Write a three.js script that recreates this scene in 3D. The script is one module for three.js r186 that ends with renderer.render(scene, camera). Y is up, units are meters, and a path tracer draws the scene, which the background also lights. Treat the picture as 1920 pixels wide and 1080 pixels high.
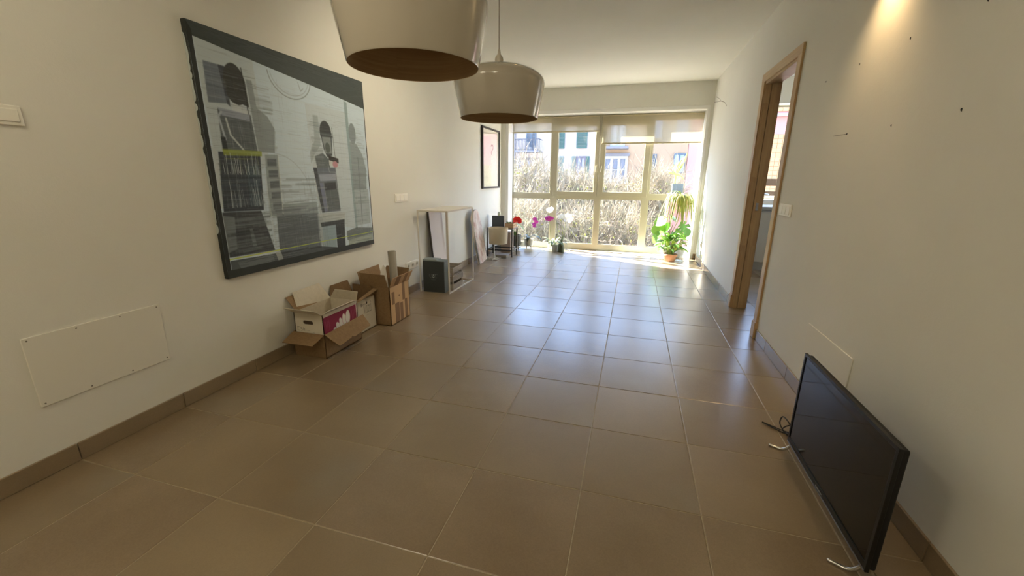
import * as THREE from 'three';
import { RoundedBoxGeometry } from 'three/addons/geometries/RoundedBoxGeometry.js';
import { mergeGeometries, mergeVertices } from 'three/addons/utils/BufferGeometryUtils.js';
import { RectAreaLightUniformsLib } from 'three/addons/lights/RectAreaLightUniformsLib.js';
import { FontLoader } from 'three/addons/loaders/FontLoader.js';
import { TextGeometry } from 'three/addons/geometries/TextGeometry.js';

// ------------------------------------------------------------------ camera, sky, sun, exposure
const scene = new THREE.Scene();
const camera = new THREE.PerspectiveCamera(69.971, 1920 / 1080, 0.05, 300);
camera.position.set(1.0103, 1.2121, 0.9722);
camera.rotation.order = 'YXZ';
camera.rotation.set(-0.25931, 0.27908, 0.0106);
const renderer = new THREE.WebGLRenderer({ antialias: true });
renderer.toneMapping = THREE.LinearToneMapping;
renderer.toneMappingExposure = 2.1;
renderer.shadowMap.enabled = true;
RectAreaLightUniformsLib.init();

function skyTexture() {                                  // clear blue sky with a paler horizon, the same in every direction
  const w = 64, h = 128, d = new Float32Array(w * h * 4);
  for (let j = 0; j < h; j++) for (let i = 0; i < w; i++) {
    const el = ((j + 0.5) / h - 0.5) * Math.PI, t = Math.max(0, Math.sin(el)), k = (j * w + i) * 4;
    const p = Math.pow(1 - t, 3.0);
    d[k] = 0.34 + 0.5 * p; d[k + 1] = 0.60 + 0.36 * p; d[k + 2] = 1.14 + 0.0 * p; d[k + 3] = 1;
  }
  const t = new THREE.DataTexture(d, w, h, THREE.RGBAFormat, THREE.FloatType);
  t.mapping = THREE.EquirectangularReflectionMapping; t.magFilter = THREE.LinearFilter; t.needsUpdate = true;
  return t;
}
scene.background = skyTexture();
scene.backgroundIntensity = 3.5;

const SUN_EL = 36 * Math.PI / 180, SUN_AZ = 25.5 * Math.PI / 180;   // low sun raking along the facade from the left
const sun = new THREE.DirectionalLight(new THREE.Color(1, 0.95, 0.88), 37);
sun.name = 'sun';
sun.position.set(-Math.cos(SUN_AZ) * Math.cos(SUN_EL) * 60, Math.sin(SUN_EL) * 60, -6.4 - Math.sin(SUN_AZ) * Math.cos(SUN_EL) * 60);
sun.target.position.set(0, 0, -6.4);
sun.castShadow = true; sun.shadow.mapSize.set(4096, 4096);
Object.assign(sun.shadow.camera, { left: -22, right: 22, top: 16, bottom: -16, near: 1, far: 140 });
scene.add(sun, sun.target);

// ------------------------------------------------------------------ helpers
let seed = 12345;
const rnd = () => { seed = (seed * 1664525 + 1013904223) >>> 0; return seed / 4294967296; };
const rr = (a, b) => a + (b - a) * rnd();
const V = (x, y, z) => new THREE.Vector3(x, y, z);
const used = new Map();
function numbered(n) { const k = used.get(n) ?? 0; used.set(n, k + 1); return k ? `${n}_${String(k).padStart(3, '0')}` : n; }
const partCount = new WeakMap();
function partName(parent, n) {
  let m = partCount.get(parent); if (!m) partCount.set(parent, m = new Map());
  const k = m.get(n) ?? 0; m.set(n, k + 1); return k ? `${n}_${String(k).padStart(3, '0')}` : n;
}
function shadow(o) { o.castShadow = o.receiveShadow = true; return o; }
function tag(o, label, category, group, kind) {
  if (label) o.userData.label = label; if (category) o.userData.category = category;
  if (group) o.userData.group = group; if (kind) o.userData.kind = kind; return o;
}
function thing(name, label, category, pos = [0, 0, 0], turn = 0, group) {
  const o = new THREE.Group(); o.name = numbered(name); o.position.set(...pos); o.rotation.y = turn; scene.add(o);
  return tag(o, label, category, group);
}
function solo(name, label, category, geo, mat, group) {
  const o = shadow(new THREE.Mesh(join(geo), mat)); o.name = numbered(name); scene.add(o); return tag(o, label, category, group);
}
function struct(name, geo, mat) {
  const o = geo ? shadow(new THREE.Mesh(join(geo), mat)) : new THREE.Group();
  o.name = numbered(name); scene.add(o); o.userData.kind = 'structure'; return o;
}
function part(parent, name, geo, mat, label, kind) {
  const o = shadow(new THREE.Mesh(join(geo), mat)); o.name = partName(parent, name); parent.add(o);
  if (label) o.userData.label = label; if (kind) o.userData.kind = kind; return o;
}
function prep(g) {
  if (!g.attributes.normal) g.computeVertexNormals();
  if (!g.attributes.uv) boxUV(g);
  for (const k of Object.keys(g.attributes)) if (!['position', 'normal', 'uv'].includes(k)) g.deleteAttribute(k);
  return g.index ? g.toNonIndexed() : g;
}
function join(geo) { return Array.isArray(geo) ? (geo.length === 1 ? geo[0] : mergeGeometries(geo.map(prep))) : geo; }
function boxUV(g) {                                       // texture coordinates in metres, by the way each face looks
  if (g.index) { const n = g.toNonIndexed(); g.index = null; for (const k in n.attributes) g.setAttribute(k, n.attributes[k]); }
  if (!g.attributes.normal) g.computeVertexNormals();
  const p = g.attributes.position, n = g.attributes.normal, uv = new Float32Array(p.count * 2);
  for (let i = 0; i < p.count; i += 3) {
    let ax = 0, ay = 0, az = 0;
    for (let k = 0; k < 3; k++) { ax += n.getX(i + k); ay += n.getY(i + k); az += n.getZ(i + k); }
    ax = Math.abs(ax); ay = Math.abs(ay); az = Math.abs(az);
    for (let k = 0; k < 3; k++) {
      const x = p.getX(i + k), y = p.getY(i + k), z = p.getZ(i + k);
      uv[(i + k) * 2] = ax > ay && ax > az ? z : x; uv[(i + k) * 2 + 1] = ay >= ax && ay >= az ? z : y;
    }
  }
  g.setAttribute('uv', new THREE.BufferAttribute(uv, 2)); return g;
}
function box(x0, x1, y0, y1, z0, z1) { return boxUV(new THREE.BoxGeometry(x1 - x0, y1 - y0, z1 - z0).translate((x0 + x1) / 2, (y0 + y1) / 2, (z0 + z1) / 2)); }
function rbox(x0, x1, y0, y1, z0, z1, r = 0.003, s = 2) {
  r = Math.min(r, 0.49 * Math.min(x1 - x0, y1 - y0, z1 - z0));
  return boxUV(new RoundedBoxGeometry(x1 - x0, y1 - y0, z1 - z0, s, r).translate((x0 + x1) / 2, (y0 + y1) / 2, (z0 + z1) / 2));
}
function cyl(p, q, r0, r1 = r0, n = 12, open = false) {   // a tapered rod from p to q
  const d = new THREE.Vector3().subVectors(q, p), g = new THREE.CylinderGeometry(r1, r0, d.length(), n, 1, open);
  g.applyQuaternion(new THREE.Quaternion().setFromUnitVectors(V(0, 1, 0), d.clone().normalize()));
  return g.translate((p.x + q.x) / 2, (p.y + q.y) / 2, (p.z + q.z) / 2);
}
function tube(pts, r, seg = 40, n = 8, closed = false) { return new THREE.TubeGeometry(new THREE.CatmullRomCurve3(pts, closed), seg, r, n, closed); }
function lathe(pts, n = 48) { return new THREE.LatheGeometry(pts.map(([r, y]) => new THREE.Vector2(Math.max(r, 1e-4), y)), n); }
function sheet(poly, t) {                                 // a flat polygon of 3-D points given a thickness t
  const c = poly.map((p) => p.clone()), n = new THREE.Vector3().crossVectors(c[1].clone().sub(c[0]), c[2].clone().sub(c[1])).normalize();
  const u = c[1].clone().sub(c[0]).normalize(), v = new THREE.Vector3().crossVectors(n, u), o = c[0];
  const s = new THREE.Shape(c.map((p) => { const d = p.clone().sub(o); return new THREE.Vector2(d.dot(u), d.dot(v)); }));
  const g = new THREE.ExtrudeGeometry(s, { depth: t, bevelEnabled: false });
  g.applyMatrix4(new THREE.Matrix4().makeBasis(u, v, n).setPosition(o)); return g;
}
function plate(shapePts, holes, depth, place, bevel = 0) { // a shape in its own plane with holes, extruded and placed
  const s = new THREE.Shape(shapePts.map(([a, b]) => new THREE.Vector2(a, b)));
  for (const h of holes) s.holes.push(new THREE.Path(h.map(([a, b]) => new THREE.Vector2(a, b))));
  const g = new THREE.ExtrudeGeometry(s, { depth, bevelEnabled: bevel > 0, bevelSize: bevel, bevelThickness: bevel, bevelSegments: 2 });
  if (place) g.applyMatrix4(place); return boxUV(g);
}
const rect = (a0, a1, b0, b1) => [[a0, b0], [a1, b0], [a1, b1], [a0, b1]];
const inZY = (x) => new THREE.Matrix4().makeBasis(V(0, 0, -1), V(0, 1, 0), V(1, 0, 0)).setPosition(x, 0, 0);   // shape (−z, y) standing at x, extruded to +x
const inXY = (z) => new THREE.Matrix4().setPosition(0, 0, z);                                                     // shape (x, y) standing at z, extruded to +z

// value noise that repeats, and textures made from it
function noise2(n, s0) {
  let s = s0 >>> 0; const g = new Float32Array(n * n);
  for (let i = 0; i < n * n; i++) { s = (s * 1664525 + 1013904223) >>> 0; g[i] = s / 4294967296; }
  const f = (t) => t * t * (3 - 2 * t);
  return (u, v) => {
    const x = (u - Math.floor(u)) * n, y = (v - Math.floor(v)) * n, i = Math.floor(x) % n, j = Math.floor(y) % n, a = f(x - Math.floor(x)), b = f(y - Math.floor(y)), i1 = (i + 1) % n, j1 = (j + 1) % n;
    return (g[j * n + i] * (1 - a) + g[j * n + i1] * a) * (1 - b) + (g[j1 * n + i] * (1 - a) + g[j1 * n + i1] * a) * b;
  };
}
function fbm(n, oct, s) { const fs = []; for (let i = 0; i < oct; i++) fs.push(noise2(n << i, s + i * 77)); return (u, v) => { let a = 0, w = 0.5, t = 0; for (const f of fs) { a += w * f(u, v); t += w; w *= 0.55; } return a / t; }; }
function tex(size, fn, srgb = true, reps = 1) {
  const d = new Uint8Array(size * size * 4);
  for (let j = 0; j < size; j++) for (let i = 0; i < size; i++) { const c = fn(i / size, j / size), k = (j * size + i) * 4; for (let m = 0; m < 3; m++) d[k + m] = Math.max(0, Math.min(255, (c.length ? c[m] : c) * 255)); d[k + 3] = 255; }
  const t = new THREE.DataTexture(d, size, size); t.wrapS = t.wrapT = THREE.RepeatWrapping; t.magFilter = t.minFilter = THREE.LinearFilter;
  if (srgb) t.colorSpace = THREE.SRGBColorSpace; t.repeat.set(reps, reps); t.needsUpdate = true; return t;
}
function canvasTex(w, h, draw) {
  const c = document.createElement('canvas'); c.width = w; c.height = h; draw(c.getContext('2d'), w, h);
  const t = new THREE.CanvasTexture(c); t.colorSpace = THREE.SRGBColorSpace; return t;
}
const std = (color, rough = 0.6, extra = {}) => new THREE.MeshStandardMaterial({ color, roughness: rough, ...extra });
const phy = (color, rough = 0.6, extra = {}) => new THREE.MeshPhysicalMaterial({ color, roughness: rough, ...extra });
const mixc = (a, b, t) => a.map((v, i) => v + (b[i] - v) * t);

// ------------------------------------------------------------------ materials
const nCloud = fbm(4, 6, 11), nFine = fbm(32, 4, 23), nGrain = noise2(256, 5);
const plasterBump = tex(512, (u, v) => 0.5 + 0.5 * (nFine(u, v) - 0.5) + 0.3 * (nGrain(u, v) - 0.5), false, 1.4);
const wallMap = tex(256, (u, v) => mixc([0.90, 0.89, 0.845], [0.925, 0.915, 0.875], nCloud(u, v)), true, 0.5);
const SPOT_CD = 1.6;
const M = {};
M.wall = std(0xffffff, 0.88, { map: wallMap, bumpMap: plasterBump, bumpScale: 0.0005 });
M.ceiling = std(0xffffff, 0.92, { map: wallMap });
M.facade = std(0xd8cfbf, 0.95);
M.trimWhite = phy(0xf2f0ea, 0.35);
M.frame = phy(0xc8c2a9, 0.38);
M.seal = std(0x3a382f, 0.7);
M.glass = new THREE.MeshPhysicalMaterial({ color: 0xffffff, roughness: 0, transmission: 1, thickness: 0, ior: 1.5 });
M.plastic = phy(0xf3efe2, 0.35);
M.dark = std(0x15130f, 0.7);
M.grout = std(0xb9a98c, 0.9, { map: tex(128, (u, v) => { const k = 0.85 + 0.15 * nGrain(u, v); return [k, k, k]; }, true, 3) });
M.steel = std(0xc9c9c6, 0.22, { metalness: 1 });
// ------------------------------------------------------------------ the room
const XL = -1.235, XR = 2.035, CH = 2.62, ZF = -6.10, ZO = -6.46, ZB = 1.8, T = 0.45;
const KX = 4.6, KB = -1.4;                                                       // kitchen beyond the right wall

// floor: a grout bed with every porcelain tile laid on it
const floor = struct('floor');
part(floor, 'grout_bed', [box(XL - 0.2, KX, -0.2, -0.0016, ZO, ZB + 0.2)], M.grout);
const nTile = fbm(3, 6, 91), nStreak = fbm(2, 5, 17);
const tileMap = tex(1024, (u, v) => {
  const c = nTile(u, v), s = nStreak(u * 2, v), g = nGrain(u * 3, v * 3);
  let k = mixc([0.53, 0.455, 0.35], [0.61, 0.535, 0.425], Math.max(0, Math.min(1, 0.5 + 1.5 * (c - 0.5) + 0.8 * (s - 0.5))));
  k = mixc(k, [0.57, 0.535, 0.47], Math.max(0, (nCloud(v, u) - 0.52)) * 1.6);
  return k.map((q) => q * (0.965 + 0.07 * g));
}, true, 0.55);
const tileMats = [];
for (let k = 0; k < 6; k++) {
  const m = tileMap.clone(); m.offset.set(k * 0.37, k * 0.61); m.needsUpdate = true;
  const s = [1, 0.985, 1.01, 0.99, 1.005, 0.98][k];
  tileMats.push(phy(new THREE.Color(s, s * (k === 3 ? 0.985 : 1), s * (k === 2 ? 0.98 : 1)), 0.27 + 0.015 * (k % 3), { map: m, ior: 1.8 }));
}
const tileGeos = new Map();
function tileGeo(w, d) {                                                         // a tile with a small chamfer round its top
  const key = w.toFixed(3) + d.toFixed(3);
  if (!tileGeos.has(key)) {
    const b = 0.0022, a = w / 2, c = d / 2, y0 = -0.009, y1 = -0.0012, y2 = 0, ps = [];
    const ring = (x, z, y) => [[-x, y, -z], [x, y, -z], [x, y, z], [-x, y, z]];
    const r0 = ring(a, c, y0), r1 = ring(a, c, y1), r2 = ring(a - b, c - b, y2), q = (A, B, C, D) => ps.push(A, B, C, A, C, D);
    for (let i = 0; i < 4; i++) { const j = (i + 1) % 4; q(r0[j], r0[i], r1[i], r1[j]); q(r1[j], r1[i], r2[i], r2[j]); }
    q(r2[0], r2[3], r2[2], r2[1]);
    const g = new THREE.BufferGeometry(); g.setAttribute('position', new THREE.Float32BufferAttribute(ps.flat(), 3)); g.computeVertexNormals();
    const uv = []; for (const p of ps) uv.push(p[0], p[2]); g.setAttribute('uv', new THREE.Float32BufferAttribute(uv, 2));
    tileGeos.set(key, g);
  }
  return tileGeos.get(key);
}
const G2 = 0.0019;
function layTiles(x0, x1, z0, z1) {
  for (let c = Math.floor(x0 / T + 1e-6); c * T < x1 - 1e-6; c++) for (let r = Math.floor(z0 / T + 1e-6); r * T < z1 - 1e-6; r++) {
    const a0 = Math.max(x0, c * T + G2), a1 = Math.min(x1, (c + 1) * T - G2), b0 = Math.max(z0, r * T + G2), b1 = Math.min(z1, (r + 1) * T - G2);
    if (a1 - a0 < 0.01 || b1 - b0 < 0.01) continue;
    const m = part(floor, 'tile', tileGeo(a1 - a0, b1 - b0), tileMats[Math.floor(rnd() * 6)]);
    m.position.set((a0 + a1) / 2, rr(-0.0003, 0.0002), (b0 + b1) / 2); m.castShadow = false;
    if (a1 - a0 > 0.44 && b1 - b0 > 0.44) m.rotation.y = Math.floor(rnd() * 4) * Math.PI / 2;
  }
}
layTiles(XL, 2.25, ZO, 1.8);
layTiles(2.25, 3.15, -5.85, -2.25);

// walls, ceiling
struct('wall_left', [box(XL - 0.2, XL, -0.2, CH + 0.25, ZO, ZB + 0.2)], M.wall);
struct('wall_back', [box(XL - 0.2, KX + 0.2, -0.2, CH + 0.25, ZB, ZB + 0.2)], M.wall);
const DZ0 = -3.405, DZ1 = -2.585, DH = 2.06;                                      // door opening
struct('wall_right', [plate([[-ZB, 0], [-DZ1, 0], [-DZ1, DH], [-DZ0, DH], [-DZ0, 0], [-ZF, 0], [-ZF, CH], [-ZB, CH]], [], 0.115, inZY(XR))], M.wall);
const WX0 = -1.155, WX1 = 1.991, WH = 2.29;                                       // window opening
const KW = [2.3, 4.3, 0.95, 2.28];                                                // kitchen window opening
struct('wall_front', [plate([[XL - 0.2, -0.2], [KX + 0.2, -0.2], [KX + 0.2, CH + 0.25], [XL - 0.2, CH + 0.25]],
  [rect(WX0, WX1, 0.0, WH), rect(...KW)], ZF - ZO, inXY(ZO))], M.wall);
struct('ceiling', [box(XL - 0.2, KX + 0.2, CH, CH + 0.25, ZO, ZB + 0.2)], M.ceiling);
struct('wall_kitchen_side', [box(KX, KX + 0.2, -0.2, CH + 0.25, ZF, ZB)], M.wall);
struct('wall_kitchen_back', [box(XR + 0.115, KX, 0, CH, KB, KB + 0.1)], M.wall);

// skirting of cut tiles
function skirting(name, pieces, at) {
  const s = struct(name);
  for (const [a, b] of pieces) part(s, 'tile', at(a + 0.0016, b - 0.0016), tileMats[Math.floor(rnd() * 6)]);
  return s;
}
const steps = (a, b) => { const o = []; let z = a; while (z > b + 1e-6) { const n = Math.max(b, (Math.ceil(z / T - 1e-6) - 1) * T); o.push([n, z]); z = n; } return o; };
const SK = 0.081, ST = 0.011;
skirting('baseboard_left', steps(1.8, ZF), (a, b) => rbox(XL, XL + ST, 0.0005, SK, a, b, 0.0025, 1));
skirting('baseboard_right', [...steps(1.8, -2.53), ...steps(-3.46, ZF)], (a, b) => rbox(XR - ST, XR, 0.0005, SK, a, b, 0.0025, 1));
skirting('baseboard_front', [[XL + ST, WX0], [WX1, XR - ST]], (a, b) => rbox(a, b, 0.0005, SK, ZF, ZF + ST, 0.0025, 1));

// window: white liner, cream frames, two opening sashes between two fixed lights over four fixed lights
struct('trim_1', [plate([[WX0, 0], [WX0 + 0.048, 0], [WX0 + 0.048, WH - 0.05], [WX1 - 0.036, WH - 0.05], [WX1 - 0.036, 0], [WX1, 0], [WX1, WH], [WX0, WH]], [], 0.25, inXY(-6.358))], M.trimWhite);
const win = struct('window_1');
const FZ = -6.392, FD = 0.05;
const panes = { a: [-1.105, -0.42, 0.97, 2.15], b: [-0.305, 0.336, 1.005, 2.085], c: [0.49, 1.13, 1.005, 2.085], d: [1.24, 1.953, 0.985, 2.15], e: [-1.105, -0.41, 0.09, 0.885], f: [-0.31, 0.366, 0.1, 0.89], g: [0.455, 1.145, 0.1, 0.895], h: [1.245, 1.953, 0.1, 0.9] };
const sashHole = [[-0.368, 0.388, 0.935, 2.17], [0.398, 1.212, 0.935, 2.17]];
part(win, 'window_frame', [plate(rect(WX0, WX1, 0, WH), [rect(...panes.a), rect(...panes.d), rect(...panes.e), rect(...panes.f), rect(...panes.g), rect(...panes.h), ...sashHole.map((h) => rect(...h))], FD - 0.006, inXY(FZ - FD + 0.003), 0.003)], M.frame);
sashHole.forEach((h, i) => {
  const p = i ? panes.c : panes.b, g = 0.004;
  const s = part(win, 'sash', [plate(rect(h[0] + g, h[1] - g, h[2] + g, h[3] - g), [rect(...p)], 0.052, inXY(FZ - 0.04), 0.004)], M.frame);
  part(s, 'seal', [plate(rect(h[0] + 0.0005, h[1] - 0.0005, h[2] + 0.0005, h[3] - 0.0005), [rect(h[0] + 0.02, h[1] - 0.02, h[2] + 0.02, h[3] - 0.02)], 0.006, inXY(FZ - 0.035))], M.seal);
  const hx = i ? 0.438 : 0.362, hz = FZ + 0.018;
  part(s, 'window_handle', [rbox(hx - 0.013, hx + 0.013, 1.38, 1.45, hz - 0.004, hz + 0.008, 0.004), rbox(hx - 0.009, hx + 0.009, 1.335, 1.43, hz + 0.03, hz + 0.044, 0.006), cyl(V(hx, 1.42, hz), V(hx, 1.42, hz + 0.036), 0.009)], std(0xcfc9b4, 0.35, { metalness: 0.4 }));
});
for (const k in panes) part(win, 'pane', [box(panes[k][0] - 0.012, panes[k][1] + 0.012, panes[k][2] - 0.012, panes[k][3] + 0.012, -6.4165, -6.4125)], M.glass);
// thin glazing beads round every pane
for (const k in panes) { const p = panes[k], w = 0.012; part(win, 'glazing_bead', [plate(rect(p[0] - 0.004, p[1] + 0.004, p[2] - 0.004, p[3] + 0.004), [rect(p[0] + w, p[1] - w, p[2] + w, p[3] - w)], 0.012, inXY(-6.412))], M.frame); }

// kitchen window
const win2 = struct('window_2');
part(win2, 'window_frame', [plate(rect(...KW), [rect(2.36, 3.28, 1.0, 2.255), rect(3.34, 4.24, 1.0, 2.255)], 0.06, inXY(-6.36))], M.frame);
for (const [a, b] of [[2.36, 3.28], [3.34, 4.24]]) part(win2, 'pane', [box(a - 0.01, b + 0.01, 0.99, 2.265, -6.335, -6.331)], M.glass);
// ------------------------------------------------------------------ outside: street, houses, trees
struct('street', [box(-60, 60, -7.6, -7.4, -60, -6.6)], std(0x8d867c, 0.95));
const FX = { pale: std(0x9c8f87, 0.95), orange: std(0x92785f, 0.95), pink: std(0xb57a6f, 0.95), white: std(0x8f8d8a, 0.7), green: std(0x274c46, 0.75), slate: std(0x424f5a, 0.6), slab: std(0x66656a, 0.9), iron: std(0x3d4048, 0.6), curtain: std(0x9495a0, 0.9), void: std(0x4a4652, 0.5), louver: std(0x5e6a62, 0.8), roof: std(0x9a5b43, 0.9) };
const HZ = -24, HT = 5.3;
function house(name, label, x0, x1, mat) { x0 += 0.01; x1 -= 0.01;
  const o = thing(name, label, 'building');
  part(o, 'wall', [box(x0, x1, -7.4, HT, HZ - 6, HZ)], mat);
  part(o, 'cornice', [rbox(x0, x1, HT - 0.02, HT + 0.2, HZ - 6, HZ + 0.25, 0.04)], FX.white);
  return o;
}
function shutter(o, x0, x1, y0, y1, mat, z = HZ + 0.05) { // a leaf of slats in a frame
  const g = [plate(rect(x0, x1, y0, y1), [rect(x0 + 0.06, x1 - 0.06, y0 + 0.08, y1 - 0.08)], 0.05, inXY(z))];
  for (let y = y0 + 0.1; y < y1 - 0.1; y += 0.075) g.push(box(x0 + 0.05, x1 - 0.05, y, y + 0.05, z + 0.008, z + 0.035));
  return part(o, 'shutter', g, mat);
}
function windowAt(o, x0, x1, y0, y1, frame, pane, cols = 2, bar = 0.07) {
  const w = part(o, 'window', [plate(rect(x0, x1, y0, y1), Array.from({ length: cols }, (_, i) => { const s = (x1 - x0 - bar) / cols; return rect(x0 + bar + i * s, x0 + (i + 1) * s, y0 + bar, y1 - bar); }), 0.09, inXY(HZ + 0.02))], frame);
  for (let i = 0; i < cols; i++) { const s = (x1 - x0 - bar) / cols; part(w, 'pane', [box(x0 + bar + i * s - 0.01, x0 + (i + 1) * s + 0.01, y0 + bar - 0.01, y1 - bar + 0.01, HZ + 0.005, HZ + 0.03)], pane); }
  return w;
}
{ const o = house('apartment_house', 'pale pinkish house with green shutters and an iron balcony across the street', -16, -0.86, FX.pale);
  shutter(o, -3.43, -3.07, 2.93, 4.7, FX.green); shutter(o, -2.38, -1.78, 2.94, 4.7, FX.green); shutter(o, -3.4, -3.08, 1.2, 2.5, FX.louver);
  shutter(o, -2.62, -2.38, 1.2, 2.5, FX.louver); shutter(o, -1.78, -1.6, 1.2, 2.5, FX.green);
  windowAt(o, -2.36, -1.8, 1.1, 2.5, FX.void, FX.curtain, 2, 0.09);
  windowAt(o, -5.75, -4.65, 1.2, 2.42, FX.void, FX.curtain, 3, 0.14);
  shutter(o, -5.35, -5.06, 2.84, 4.8, FX.slate); shutter(o, -5.05, -4.76, 2.84, 4.8, FX.slate);
  part(o, 'downpipe', [cyl(V(-6.05, -7, HZ + 0.08), V(-6.05, HT, HZ + 0.08), 0.06, 0.06, 8)], FX.slab);
  const b = part(o, 'balcony', [rbox(-5.85, -4.38, 2.7, 2.8, HZ, HZ + 0.8, 0.02)], FX.slab);
  const rail = [box(-5.83, -4.4, 3.4, 3.44, HZ + 0.74, HZ + 0.78), box(-5.83, -4.4, 2.86, 2.89, HZ + 0.74, HZ + 0.78)];
  for (let i = 0; i <= 16; i++) { const x = -5.82 + i * 1.405 / 16; rail.push(box(x - 0.009, x + 0.009, 2.8, 3.42, HZ + 0.75, HZ + 0.77)); }
  for (const x of [-5.83, -4.42]) rail.push(box(x, x + 0.03, 3.4, 3.43, HZ, HZ + 0.76), box(x, x + 0.03, 2.8, 3.43, HZ + 0.74, HZ + 0.78));
  part(b, 'railing', rail, FX.iron);
  part(o, 'chair', [rbox(-5.15, -4.9, 2.8, 3.0, HZ + 0.3, HZ + 0.55, 0.02), rbox(-5.15, -5.1, 3.0, 3.3, HZ + 0.3, HZ + 0.55, 0.02)], FX.white); }
{ const o = house('apartment_house', 'orange ochre house with a white glazed bay window across the street', -0.86, 3.62, FX.orange);
  part(o, 'bay_sill', [rbox(-0.84, 0.6, 1.0, 1.1, HZ, HZ + 0.3, 0.02)], FX.white);
  windowAt(o, -0.83, 0.53, 1.1, 2.5, FX.white, phy(0x5f6470, 0.2), 3, 0.14); part(o, 'shutter_box', [rbox(-0.84, 0.6, 2.5, 2.66, HZ, HZ + 0.14, 0.02)], FX.slab);
  part(o, 'window_rail', [box(-0.83, 0.53, 1.74, 1.79, HZ + 0.06, HZ + 0.12)], FX.white);
  part(o, 'balcony', [rbox(-0.84, 0.52, 2.86, 2.98, HZ, HZ + 0.7, 0.02)], FX.slab);
  windowAt(o, -0.5, 0.3, 3.0, 4.9, FX.white, phy(0xb9bcc0, 0.2), 2, 0.1);
  windowAt(o, 1.8, 2.04, 1.5, 2.6, FX.slate, FX.slate, 1, 0.05); windowAt(o, 2.92, 3.52, 1.6, 2.63, FX.slate, phy(0x8797a0, 0.25), 2, 0.06);
  windowAt(o, 1.8, 2.2, 3.4, 4.7, FX.white, FX.curtain, 1, 0.08); windowAt(o, 2.9, 3.5, 3.4, 4.7, FX.white, FX.curtain, 2, 0.08); }
{ const o = house('apartment_house', 'pink house with orange tile cladding, seen right of the orange house and through the kitchen', 3.62, 16, FX.pink);
  part(o, 'ledge', [rbox(6.2, 10.2, 4.36, 4.5, HZ, HZ + 0.22, 0.02)], FX.white);
  const tg = new RoundedBoxGeometry(0.21, 0.21, 0.03, 1, 0.008), rows = [];
  for (let y = 0.2; y < 3.35; y += 0.222) rows.push(y); for (const y of [4.6, 4.822]) rows.push(y);
  const im = new THREE.InstancedMesh(tg, std(0xffffff, 0.55), rows.length * 17); let n = 0;
  for (const y of rows) for (let i = 0; i < 17; i++) { im.setMatrixAt(n, new THREE.Matrix4().setPosition(6.35 + i * 0.222, y + 0.11, HZ + 0.02)); const k = rr(0.82, 1.05); im.setColorAt(n, new THREE.Color(0.5 * k, 0.26 * k, 0.1 * k)); n++; }
  im.name = 'tile_cladding'; im.userData.kind = 'stuff'; shadow(im); o.add(im); }

// bare trees close to the window: trunk, branches, masses of pale twigs, a few young leaves
const barkMat = std(0x54473a, 0.95), twigMat = std(0x8a806c, 0.85), budMat = phy(0x9a9250, 0.6, { side: THREE.DoubleSide });
function twigGeo(s) {                                     // a thin crooked twig with side shoots, about 0.6 m
  const g = []; seed = s;
  const grow = (p, d, l, r, k) => {
    let a = p.clone();
    for (let i = 0; i < 3; i++) {
      const b = a.clone().addScaledVector(d, l / 3); g.push(cyl(a, b, r * (1 - i * 0.25), r * (0.75 - i * 0.25), 3, true));
      if (k) for (let q = 0; q < 2; q++) grow(b, d.clone().add(V(rr(-0.9, 0.9), rr(-0.2, 0.5), rr(-0.9, 0.9))).normalize(), l * rr(0.35, 0.6), r * 0.6, k - 1);
      a = b; d = d.clone().add(V(rr(-0.35, 0.35), rr(-0.1, 0.3), rr(-0.35, 0.35))).normalize();
    }
  };
  grow(V(0, 0, 0), V(0, 1, 0), 0.75, 0.0095, 1); return mergeGeometries(g.map(prep));
}
const twigs = [twigGeo(7), twigGeo(99), twigGeo(1234)];
const budGeo = new THREE.SphereGeometry(0.022, 5, 4).scale(1, 1.7, 0.5);
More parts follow.
